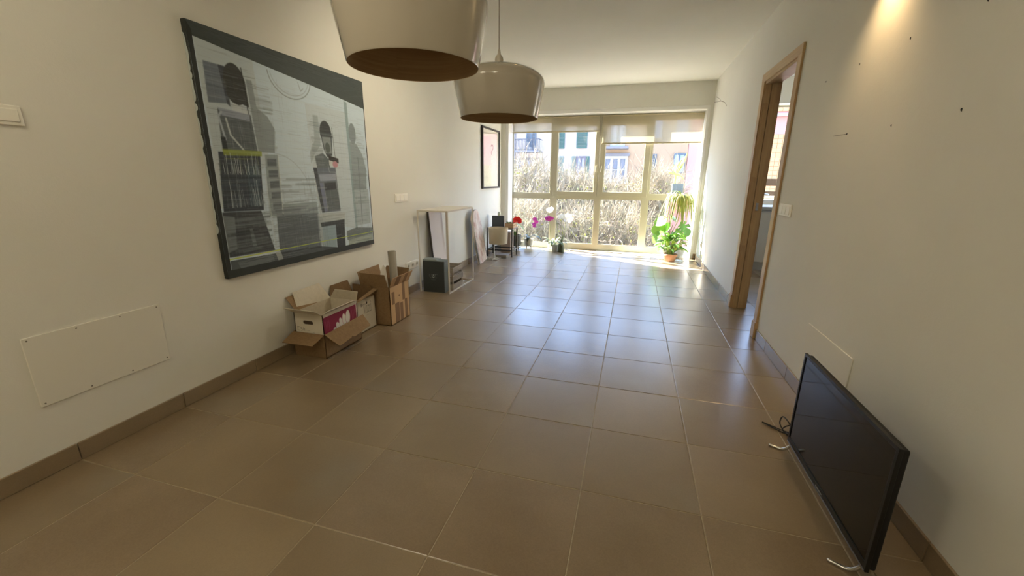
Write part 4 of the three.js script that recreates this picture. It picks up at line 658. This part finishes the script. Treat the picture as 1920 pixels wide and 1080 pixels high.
solo('flat_box', 'flat grey-brown box on the floor under the small side table', 'box', [rbox(-1.02, -0.845, 0.0006, 0.042, -5.34, -5.16, 0.004)], std(0x9a8f80, 0.7));
M.gun = std(0x4a4640, 0.4, { metalness: 0.6 });
{ const o = thing('side_table', 'small dark metal side table near the window, carrying the wooden planter box', 'table', [-0.985, 0.0005, -5.385]), x = 0.215, z = 0.155, h = 0.455;
  part(o, 'table_top', [rbox(-x, x, h - 0.016, h, -z, z, 0.003)], std(0x6d675f, 0.4));
  for (const sx of [-1, 1]) for (const sz of [-1, 1]) part(o, 'leg', [rbox(sx * (x - 0.01) - 0.01, sx * (x - 0.01) + 0.01, 0, h - 0.016, sz * (z - 0.01) - 0.01, sz * (z - 0.01) + 0.01, 0.002)], M.gun);
  part(o, 'stretcher', [rbox(-x + 0.02, x - 0.02, 0.1, 0.118, z - 0.018, z - 0.004, 0.002), rbox(-x + 0.02, x - 0.02, 0.1, 0.118, -z + 0.004, -z + 0.018, 0.002)], M.gun);
  part(o, 'stretcher', [rbox(-x + 0.004, -x + 0.018, 0.1, 0.118, -z + 0.02, z - 0.02, 0.002), rbox(x - 0.018, x - 0.004, 0.1, 0.118, -z + 0.02, z - 0.02, 0.002)], M.gun); }
{ const o = thing('dark_panel', 'dark grey upright box on the side table behind the drum lamp', 'box', [-1.075, 0.456, -5.45]); part(o, 'body', [rbox(-0.098, 0.098, 0, 0.176, -0.02, 0.02, 0.003)], std(0x4a4f52, 0.5)); part(o, 'rim', [plate(rect(-0.098, 0.098, 0, 0.176), [rect(-0.09, 0.09, 0.008, 0.168)], 0.004, new THREE.Matrix4().setPosition(0, 0, 0.0195))], std(0x3d4245, 0.5)); }
{ const o = thing('small_jar', 'small pale green jar standing on the dark upright box', 'jar', [-1.06, 0.6325, -5.45]); part(o, 'body', [lathe([[0, 0], [0.024, 0], [0.027, 0.006], [0.027, 0.044], [0.02, 0.05], [0, 0.05]], 24)], phy(0xd9dcc0, 0.3)); part(o, 'lid', [lathe([[0, 0.05], [0.021, 0.05], [0.021, 0.062], [0, 0.063]], 24)], phy(0xf2efe6, 0.4)); }
{ const o = thing('wooden_planter', 'small plywood planter box with round holes on the side table', 'planter', [-0.845, 0.4558, -5.39]), m = phy(0xffffff, 0.6, { map: woodMap([0.68, 0.53, 0.38], [0.8, 0.66, 0.5], 301, true) });
  const holes = [-0.045, 0.045].map((c) => { const p = []; for (let i = 0; i < 16; i++) p.push([c + 0.011 * Math.cos(i * 0.3927), 0.045 + 0.011 * Math.sin(i * 0.3927)]); return p; });
  part(o, 'side_panel', [plate(rect(-0.1, 0.1, 0, 0.075), holes, 0.008, new THREE.Matrix4().makeBasis(V(0, 0, -1), V(0, 1, 0), V(1, 0, 0)).setPosition(0.062, 0, 0))], m);
  part(o, 'side_panel', [rbox(-0.07, -0.062, 0, 0.075, -0.1, 0.1, 0.001)], m); for (const s of [-1, 1]) part(o, 'side_panel', [rbox(-0.062, 0.062, 0, 0.075, s > 0 ? 0.092 : -0.1, s > 0 ? 0.1 : -0.092, 0.001)], m);
  part(o, 'soil', [box(-0.061, 0.061, 0.002, 0.06, -0.091, 0.091)], std(0x4b3c2e, 0.95));
  const gm = phy(0x6f7f46, 0.6); for (let k = 0; k < 7; k++) { const a = k * 0.9; part(o, 'leaf', [new THREE.SphereGeometry(0.016, 10, 8).scale(0.7, 1.7, 0.45).rotateZ(-0.7).rotateY(a).translate(-0.02 + 0.02 * Math.cos(a), 0.078, 0.045 - 0.02 * Math.sin(a))], gm); }
  for (const [x, z, h] of [[0.01, -0.02, 0.15], [0.03, 0.0, 0.13], [0.02, -0.05, 0.12]]) part(o, 'stick', [cyl(V(x, 0.05, z), V(x + 0.004, h, z), 0.004)], std(0xb08f6d, 0.8)); }
solo('beige_carton', 'plain beige carton standing on the floor behind the small side table', 'box', [rbox(-1.1, -0.93, 0.0006, 0.34, -5.86, -5.68, 0.003)], std(0xb9a491, 0.8));
// ------------------------------------------------------------------ plants by the window
function leafMat(hex, tr = 0.35) { return new THREE.MeshPhysicalMaterial({ color: hex, roughness: 0.6, transmission: tr, thickness: 0, side: THREE.DoubleSide }); }
function leafGeo(len, wid, arch, fold = 0.25, n = 10, shape = (t) => Math.sin(Math.PI * Math.pow(t, 0.75)), drop = 1) { // grows from the origin outwards along +x and up, then arches over
  const pos = [], uv = [], idx = []; let x = 0, y = 0, a = 1.25;
  for (let i = 0; i <= n; i++) {
    const t = i / n, w = Math.max(0.0008, wid / 2 * shape(t));
    const nx = -Math.sin(a), ny = Math.cos(a);
    for (const s of [-1, 0, 1]) { pos.push(x + (s ? fold * w * nx : 0), y + (s ? fold * w * ny : 0), s * w); uv.push(t, (s + 1) / 2); }
    x += Math.cos(a) * len / n; y += Math.sin(a) * len / n; a = 1.25 - arch * Math.min(1, (i + 1) / n / drop);
  }
  for (let i = 0; i < n; i++) for (let k = 0; k < 2; k++) { const q = i * 3 + k; idx.push(q, q + 3, q + 1, q + 1, q + 3, q + 4); }
  const g = new THREE.BufferGeometry(); g.setAttribute('position', new THREE.Float32BufferAttribute(pos, 3)); g.setAttribute('uv', new THREE.Float32BufferAttribute(uv, 2)); g.setIndex(idx); g.computeVertexNormals(); return g;
}
function addLeaf(o, name, g, mat, at, yaw, tilt = 0, scale = 1, roll = 0) {
  const m = shadow(new THREE.Mesh(g, mat)); m.name = partName(o, name); m.position.copy(at); m.rotation.order = 'YZX'; m.rotation.set(roll, yaw, tilt); m.scale.setScalar(scale); o.add(m); return m;
}
const soilMat = std(0x3f3226, 0.95), terracotta = std(0xffffff, 0.85, { map: kraftMap([0.70, 0.50, 0.37], [0.79, 0.59, 0.45]) });
const clearPlastic = new THREE.MeshPhysicalMaterial({ color: 0xf4f6f2, roughness: 0.12, transmission: 0.9, thickness: 0, ior: 1.45 });
const stemMat = std(0x6a7a3a, 0.6), woodStem = std(0x8b7a5a, 0.8);
// peace lily in a terracotta pot on a clear tray
{ solo('plant_tray', 'clear round plastic tray under the terracotta pot', 'tray', [lathe([[0, 0.0008], [0.17, 0.0008], [0.185, 0.018], [0.183, 0.019], [0.168, 0.004], [0, 0.004]], 48).translate(1.635, 0, -5.74)], clearPlastic);
  const o = thing('peace_lily', 'bushy bright green leafy plant in a terracotta pot, at the front right of the window', 'plant', [1.62, 0.0045, -5.74]);
  part(o, 'pot', [lathe([[0, 0], [0.075, 0], [0.098, 0.085], [0.105, 0.086], [0.107, 0.115], [0.097, 0.115], [0.09, 0.1], [0, 0.1]], 40)], terracotta, 'terracotta pot'); part(o, 'soil', [cyl(V(0, 0.085, 0), V(0, 0.102, 0), 0.09, 0.092, 24)], soilMat);
  const mats = [leafMat(0x6f9f38), leafMat(0x86b244), leafMat(0x5a8a34), leafMat(0xb5c24e)], gs = [leafGeo(0.2, 0.062, 1.5), leafGeo(0.23, 0.058, 1.9), leafGeo(0.17, 0.06, 1.2), leafGeo(0.21, 0.05, 2.3)];
  seed = 31; const stalks = [];
  for (let k = 0; k < 84; k++) {
    const a = k * 2.4 + rr(-0.3, 0.3), lv = Math.pow(rnd(), 0.8), rad = 0.03 + 0.1 * Math.sin(Math.PI * Math.min(1, 0.15 + lv * 0.85)) * rr(0.5, 1), y = 0.13 + 0.24 * lv, at = V(rad * Math.cos(a), y, -rad * Math.sin(a) * 0.8);
    stalks.push(tube([V(0.03 * Math.cos(a), 0.1, -0.03 * Math.sin(a)), at.clone().multiply(V(0.7, 1, 0.7)).setY(0.1 + (y - 0.1) * 0.6), at], 0.0022, 6, 4));
    addLeaf(o, 'leaf', gs[k % 4], mats[k % 9 === 0 ? 3 : k % 3], at, a + rr(-0.4, 0.4), rr(-0.75, 0.25), rr(0.75, 1.1), rr(-0.5, 0.5));
  }
  part(o, 'stalks', stalks, stemMat); }
// monstera behind it
{ const o = thing('monstera', 'swiss cheese plant with large split leaves behind the terracotta potted plant', 'plant', [1.61, 0.0006, -6.07]);
  part(o, 'pot', [lathe([[0, 0], [0.085, 0], [0.11, 0.17], [0.114, 0.18], [0.106, 0.18], [0.1, 0.16], [0, 0.16]], 40)], phy(0xe8e6e0, 0.35)); part(o, 'soil', [cyl(V(0, 0.15, 0), V(0, 0.165, 0), 0.098, 0.1, 24)], soilMat);
  function monsteraLeaf(size, cut) {
    const pts = []; const N = 64; for (let i = 0; i <= N; i++) { const a = -Math.PI + 2 * Math.PI * i / N; let r = (0.5 + 0.12 * Math.cos(a) - 0.22 * Math.pow(Math.abs(Math.sin(a / 2)), 14) + 0.06 * Math.cos(2 * a)); if (cut && Math.abs(a) < 2.5 && Math.abs(a) > 0.25 && Math.sin(a * 9) > 0.72) r *= 0.45; pts.push(new THREE.Vector2((r * Math.cos(a) + 0.42) * size, r * Math.sin(a) * size * 0.95)); }
    const g = new THREE.ShapeGeometry(new THREE.Shape(pts), 1); const p = g.attributes.position; for (let i = 0; i < p.count; i++) { const x = p.getX(i), y = p.getY(i); p.setXYZ(i, x, -0.5 * x * x / size - 0.35 * y * y / size, y); } g.computeVertexNormals(); return g;
  }
  const gm = [leafMat(0x73a83a, 0.4), leafMat(0x8fbf45, 0.45), leafMat(0x5c8f48, 0.3)];
  // [x, y, z of the leaf, yaw, tilt, size, cut, material]
  [[-0.03, 0.6, 0.06, 3.0, 0.1, 0.21, 0, 1, -1.0], [0.02, 0.54, 0.1, 2.9, -0.25, 0.2, 0, 0, -0.9], [-0.04, 0.5, 0.05, 3.2, -0.1, 0.22, 0, 1, -1.1], [-0.08, 0.4, 0.1, 3.0, -0.5, 0.22, 0, 0, -1.2], [-0.13, 0.33, 0.12, 2.8, -0.9, 0.21, 0, 0, -0.9], [0.08, 0.57, 0.09, -0.1, -0.45, 0.25, 1, 2, 1.1], [0.03, 0.46, 0.1, -0.3, -0.3, 0.2, 1, 0, 1.1], [0.0, 0.6, 0.0, 0.9, 0.5, 0.2, 1, 2, 0.9]].forEach(([x, y, z, yaw, tilt, s, c, m, roll]) => {
    const l = addLeaf(o, 'leaf', monsteraLeaf(s, c), gm[m], V(x, y, z), yaw, tilt, 1, roll); l.updateMatrix();
    part(o, 'stalk', [tube([V(x * 0.1, 0.16, z * 0.1), V(x * 0.4, 0.16 + (y - 0.16) * 0.6, z * 0.4), V(x, y, z)], 0.005, 12, 5)], stemMat); }); }
// ponytail palm
{ const o = thing('ponytail_palm', 'tall ponytail palm with long drooping strap leaves at the right of the window', 'plant', [1.80, 0.0006, -6.2]);
  part(o, 'pot', [lathe([[0, 0], [0.075, 0], [0.095, 0.15], [0.098, 0.16], [0.09, 0.16], [0.086, 0.14], [0, 0.14]], 32)], phy(0xdfe6ea, 0.25)); part(o, 'soil', [cyl(V(0, 0.13, 0), V(0, 0.145, 0), 0.084, 0.086, 24)], soilMat);
  part(o, 'trunk', [tube([V(0, 0.13, 0), V(0.01, 0.45, 0.01), V(-0.05, 0.8, 0.1), V(-0.06, 0.93, 0.12)], 0.014, 24, 8), lathe([[0, 0.13], [0.04, 0.14], [0.05, 0.17], [0.03, 0.22], [0.014, 0.27], [0, 0.28]], 20)], woodStem);
  const gm = [leafMat(0x9aa34a), leafMat(0xb4b565), leafMat(0x7f9140), leafMat(0xc0ad6a)], shp = (t) => Math.min(1, t * 6) * Math.pow(1 - t, 0.4) * 1.0;
  const gs = [leafGeo(0.66, 0.019, 2.72, 0.3, 18, shp, 0.45), leafGeo(0.58, 0.018, 2.78, 0.3, 18, shp, 0.38), leafGeo(0.74, 0.018, 2.75, 0.3, 18, shp, 0.42), leafGeo(0.42, 0.016, 2.6, 0.3, 14, shp, 0.6)];
  seed = 77; for (let k = 0; k < 150; k++) { const a = k * 2.399 + rr(-0.2, 0.2); addLeaf(o, 'leaf', gs[k % 4], gm[k % 4], V(-0.06 + 0.008 * Math.cos(a), 0.92 + rr(-0.04, 0.02), 0.12 - 0.008 * Math.sin(a)), a, rr(-0.15, 0.25), rr(0.7, 1.05) * (Math.sin(a) > 0.3 ? 0.62 : 1) * (Math.cos(a) > 0.6 ? 0.85 : 1), rr(-0.15, 0.15)); } }
// orchids
const petalW = leafMat(0xfaf8f2, 0.6), petalM = leafMat(0xd650ae, 0.5), petalD = leafMat(0x9c2a78, 0.3), lip = std(0xd9c24a, 0.6), petalWC = petalW;
function petalGeo(l, w) { const s = new THREE.Shape(); s.moveTo(0, 0); s.bezierCurveTo(l * 0.2, w * 0.7, l * 0.9, w * 0.6, l, 0); s.bezierCurveTo(l * 0.9, -w * 0.6, l * 0.2, -w * 0.7, 0, 0); const g = new THREE.ShapeGeometry(s, 6), p = g.attributes.position; for (let i = 0; i < p.count; i++) p.setZ(i, 0.25 * (p.getX(i) ** 2 + p.getY(i) ** 2) / l); g.computeVertexNormals(); return g; }
const petalBig = petalGeo(0.036, 0.042), petalThin = petalGeo(0.036, 0.022);
function blossom(stem, at, yaw, pitch, mat, k = 1) {                              // five petals and a lip, one piece on its stalk
  const g = []; for (let i = 0; i < 5; i++) { const q = (i % 5 === 1 || i === 4 ? petalBig : petalThin).clone(); q.rotateZ(Math.PI / 2 + i * 2 * Math.PI / 5); g.push(q); }
  const m = part(stem, 'blossom', g.map(prep), mat); m.position.copy(at); m.rotation.set(pitch, yaw, 0, 'YXZ'); m.scale.setScalar(k); return m;
}
function orchid(label, x, z, potGeo, potMat, leaves, stems, leafHex = 0x5d6e3c) {
  const o = thing('orchid', label, 'orchid', [x, 0.0006, z]); part(o, 'pot', potGeo, potMat);
  const lm = leafMat(leafHex, 0.2), shp = (t) => Math.pow(Math.sin(Math.PI * Math.min(0.97, 0.06 + t * 0.93)), 0.6);
  for (const [yaw, len, wid, arch, tilt, y] of leaves) addLeaf(o, 'leaf', leafGeo(len, wid, arch, 0.25, 10, shp), lm, V(0, y, 0), yaw, tilt);
  for (const { path, mat, flowers, buds } of stems) {
    const s = part(o, 'flower_stem', [tube(path.map((p) => V(...p)), 0.0028, 30, 5)], stemMat);
    for (const [fx, fy, fz, yaw, pitch, k] of flowers) blossom(s, V(fx, fy, fz), yaw, pitch, mat, k);
    (buds ?? []).forEach(([bx, by, bz]) => part(s, 'bud', [new THREE.SphereGeometry(0.008, 8, 6).scale(1, 1.3, 1).translate(bx, by, bz)], mat));
  }
  return o;
}
const potOnLegs = (r, y0, h) => [lathe([[0, y0], [r * 0.75, y0], [r * 0.95, y0 + 0.02], [r, y0 + h], [r * 0.93, y0 + h], [r * 0.88, y0 + h - 0.03], [0, y0 + h - 0.03]], 40)];
{ const o = orchid('orchid with magenta flowers in a pale ceramic pot on peg legs', -0.735, -6.19, potOnLegs(0.085, 0.05, 0.13), phy(0xcfcabb, 0.45),
    [[-1.5, 0.2, 0.055, 2.9, -0.1, 0.165], [-0.25, 0.3, 0.075, 2.1, -0.35, 0.165], [0.1, 0.18, 0.06, 1.5, -0.1, 0.165], [3.5, 0.2, 0.06, 2.3, -0.2, 0.165], [2.9, 0.16, 0.06, 1.7, 0.1, 0.165]],
    [{ path: [[0.01, 0.16, 0], [0.02, 0.35, 0.01], [0.05, 0.5, 0.02], [0.1, 0.55, 0.03], [0.14, 0.5, 0.04]], mat: petalM, flowers: [[0.11, 0.53, 0.05, 0.2, 0.1, 1.15], [0.135, 0.485, 0.055, 0.5, 0.3, 1.2], [0.105, 0.445, 0.05, -0.2, 0.35, 1.1], [0.1, 0.41, 0.045, 0.3, 0.5, 0.9]], buds: [[0.15, 0.4, 0.04]] }], 0x4a5236);
  for (let k = 0; k < 4; k++) { const a = k * 1.5708 + 0.6; part(o, 'leg', [cyl(V(0.048 * Math.cos(a), 0.054, 0.048 * Math.sin(a)), V(0.058 * Math.cos(a), 0, 0.058 * Math.sin(a)), 0.008, 0.006, 10)], std(0x9b8a6c, 0.6)); } }
orchid('orchid with one tall white flower head in a clear glass pot', -0.335, -6.21, [lathe([[0, 0], [0.05, 0], [0.058, 0.01], [0.062, 0.12], [0.058, 0.12], [0.054, 0.012], [0, 0.008]], 32)], clearPlastic,
  [[-2.6, 0.2, 0.05, 2.3, -0.1, 0.11], [2.9, 0.22, 0.05, 1.3, -0.2, 0.11], [-0.8, 0.18, 0.05, 2.6, 0, 0.11], [1.1, 0.16, 0.05, 1.7, 0.1, 0.11], [-1.7, 0.17, 0.05, 2.8, 0, 0.11]],
  [{ path: [[0, 0.1, 0], [-0.02, 0.35, 0.02], [-0.035, 0.6, 0.04], [-0.02, 0.71, 0.06]], mat: petalW, flowers: [[-0.045, 0.7, 0.09, -0.2, 0.1, 1.25], [-0.0, 0.715, 0.085, 0.4, -0.1, 1.25], [-0.02, 0.68, 0.1, 0.1, 0.3, 1.0]] }], 0x6a7845);
orchid('orchid with magenta flowers in a tapered white pot, between two white-flowered orchids', -0.235, -6.06, [lathe([[0, 0], [0.05, 0], [0.062, 0.12], [0.056, 0.12], [0.05, 0.1], [0, 0.1]], 32)], phy(0xd6d8cd, 0.35),
  [[-1.9, 0.18, 0.05, 2.7, -0.1, 0.11], [-0.6, 0.16, 0.05, 2.4, 0, 0.11], [0.9, 0.18, 0.045, 1.3, 0.2, 0.11], [2.2, 0.16, 0.05, 1.8, 0.1, 0.11], [-2.6, 0.15, 0.05, 2.5, 0.1, 0.11]],
  [{ path: [[0, 0.1, 0], [0.03, 0.3, 0.0], [0.015, 0.5, 0.0], [-0.06, 0.585, 0.02], [-0.13, 0.57, 0.03]], mat: petalM, flowers: [[-0.15, 0.56, 0.05, -0.5, 0.2, 1.1], [-0.11, 0.575, 0.055, 0, 0.1, 1.2], [-0.07, 0.565, 0.05, 0.4, 0.2, 1.1], [-0.105, 0.54, 0.06, 0.1, 0.5, 0.9]] }], 0x6f8050);
orchid('orchid with a long spray of white flowers in a dark green glass pot', -0.12, -6.0, [lathe([[0, 0], [0.056, 0], [0.059, 0.006], [0.047, 0.14], [0.042, 0.14], [0.053, 0.01], [0, 0.006]], 32)], new THREE.MeshPhysicalMaterial({ color: 0x6f7d60, roughness: 0.2, transmission: 0.5, thickness: 0 }),
  [[1.0, 0.17, 0.04, 0.6, 0.25, 0.12], [-1.3, 0.17, 0.05, 2.7, 0, 0.12], [-0.2, 0.14, 0.05, 2.4, 0, 0.12], [2.6, 0.15, 0.045, 1.7, 0, 0.12]],
  [{ path: [[0, 0.1, 0], [0.02, 0.35, 0.0], [-0.01, 0.58, 0.01], [0.05, 0.64, 0.03], [0.15, 0.57, 0.05]], mat: petalW, flowers: [[-0.03, 0.605, 0.05, -0.3, 0.1, 1.2], [0.015, 0.62, 0.06, 0, 0, 1.25], [0.06, 0.61, 0.065, 0.3, 0.1, 1.25], [0.1, 0.575, 0.07, 0.1, 0.25, 1.2], [0.135, 0.545, 0.07, 0.4, 0.3, 1.15], [0.075, 0.56, 0.07, -0.2, 0.3, 1.1], [0.165, 0.58, 0.065, 0.6, 0.1, 1.0]] },
   { path: [[0.01, 0.1, 0.01], [0.05, 0.3, 0.0], [0.06, 0.52, 0.0]], mat: petalW, flowers: [[0.09, 0.635, 0.03, 0.2, 0, 1.1], [0.13, 0.625, 0.02, 0.5, 0, 1.0]] }], 0x66774a);
// red flowering plant in the dark pot behind the side table
{ const o = thing('anthurium', 'red-flowered plant in a dark grey pot behind the side table', 'plant', [-0.94, 0.0006, -6.02]);
  part(o, 'pot', potOnLegs(0.1, 0.06, 0.2), std(0x55554e, 0.5)); for (let k = 0; k < 3; k++) { const a = k * 2.094 + 0.4; part(o, 'leg', [cyl(V(0.055 * Math.cos(a), 0.07, 0.055 * Math.sin(a)), V(0.07 * Math.cos(a), 0, 0.07 * Math.sin(a)), 0.009, 0.007, 10)], std(0x6b5a44, 0.6)); }
  part(o, 'soil', [cyl(V(0, 0.22, 0), V(0, 0.235, 0), 0.086, 0.086, 24)], soilMat);
  addLeaf(o, 'leaf', leafGeo(0.24, 0.06, 0.35, 0.25), leafMat(0x8da53c, 0.45), V(0.02, 0.47, 0.02), -0.15, -1.8, 1); part(o, 'stalk', [tube([V(0, 0.23, 0), V(-0.01, 0.38, 0.01), V(0.02, 0.47, 0.02)], 0.0035, 12, 5)], stemMat); addLeaf(o, 'leaf', leafGeo(0.22, 0.05, 1.4, 0.25), leafMat(0x5a6e34, 0.3), V(-0.02, 0.23, 0), 2.4, 0, 1); addLeaf(o, 'leaf', leafGeo(0.24, 0.06, 1.9, 0.25), leafMat(0x6b7f3a, 0.3), V(0, 0.23, 0.02), -1.6, 0, 1);
  const s = part(o, 'flower_stem', [tube([V(0.01, 0.23, 0), V(0.02, 0.4, 0.01), V(0.03, 0.5, 0.03)], 0.004, 16, 6)], stemMat), red = leafMat(0xe0281e, 0.35);
  for (let i = 0; i < 6; i++) { const m = part(s, 'petal', petalGeo(0.085, 0.075), red); m.position.set(0.035, 0.5, 0.035); m.rotation.set(-0.35 + 0.25 * Math.sin(i), 0.35, Math.PI * 0.5 + (i - 2.5) * 0.75, 'YXZ'); } }

// ------------------------------------------------------------------ television on the floor by the right wall
{ const o = thing('television', 'flat black television standing on small metal feet on the floor by the right wall', 'television', [1.80, 0, -0.652], 0.0), L = 0.348, y0 = 0.046, y1 = 0.483;
  part(o, 'back_case', [rbox(0.0, 0.022, y0 + 0.004, y1 - 0.004, -L + 0.003, L - 0.003, 0.006), rbox(0.018, 0.055, y0 + 0.02, y0 + 0.27, -L + 0.06, L - 0.06, 0.012)], std(0x070708, 0.65));
  const toX = new THREE.Matrix4().makeBasis(V(0, 0, 1), V(0, 1, 0), V(-1, 0, 0)).setPosition(0.001, 0, 0);
  part(o, 'bezel', [plate(rect(-L, L, y0, y1), [rect(-L + 0.011, L - 0.011, y0 + 0.024, y1 - 0.01)], 0.009, toX, 0.0015)], phy(0x050506, 0.4));
  part(o, 'chin_strip', [rbox(-0.0115, -0.006, y0 - 0.001, y0 + 0.0045, -L + 0.002, L - 0.002, 0.001)], std(0x8d8f92, 0.3, { metalness: 0.9 }));
  part(o, 'screen_panel', [box(-0.0062, -0.004, y0 + 0.022, y1 - 0.012, -L + 0.014, L - 0.014)], phy(0x060708, 0.05, { specularIntensity: 0.8 }));
  for (const z of [-0.312, 0.325]) {
    const f = part(o, 'foot', [tube([V(-0.002, y0 + 0.006, z), V(-0.012, 0.03, z - 0.002), V(-0.03, 0.009, z - 0.012), V(-0.075, 0.0065, z - 0.035)], 0.0062, 24, 10), tube([V(0.012, y0 + 0.006, z), V(0.025, 0.03, z), V(0.045, 0.009, z + 0.008), V(0.1, 0.0065, z + 0.025)], 0.0062, 24, 10), new THREE.SphereGeometry(0.0062, 10, 8).translate(-0.075, 0.0065, z - 0.035)], M.steel);
  }
  part(o, 'logo', [box(-0.0106, -0.0098, y0 + 0.009, y0 + 0.014, -0.028, 0.028)], std(0x9a9a9a, 0.4)); }
solo('power_cable', 'black power cable coiled in loose loops beside the television', 'cable', [tube([V(1.745, 0.006, -1.205), V(1.8, 0.006, -1.165), V(1.83, 0.008, -1.14), V(1.85, 0.02, -1.115), V(1.845, 0.05, -1.16), V(1.83, 0.055, -1.2), V(1.815, 0.03, -1.18), V(1.83, 0.008, -1.11), V(1.87, 0.008, -1.05), V(1.89, 0.02, -1.1), V(1.86, 0.035, -1.16), V(1.82, 0.012, -1.15), V(1.86, 0.006, -1.08), V(1.88, 0.006, -1.0)], 0.0032, 160, 6), tube([V(1.745, 0.0065, -1.204), V(1.795, 0.0065, -1.15), V(1.83, 0.007, -1.125), V(1.86, 0.03, -1.12), V(1.87, 0.045, -1.07), V(1.84, 0.04, -1.05), V(1.82, 0.02, -1.1), V(1.86, 0.007, -1.03)], 0.0032, 100, 6)], std(0x141312, 0.5));
renderer.render(scene, camera);
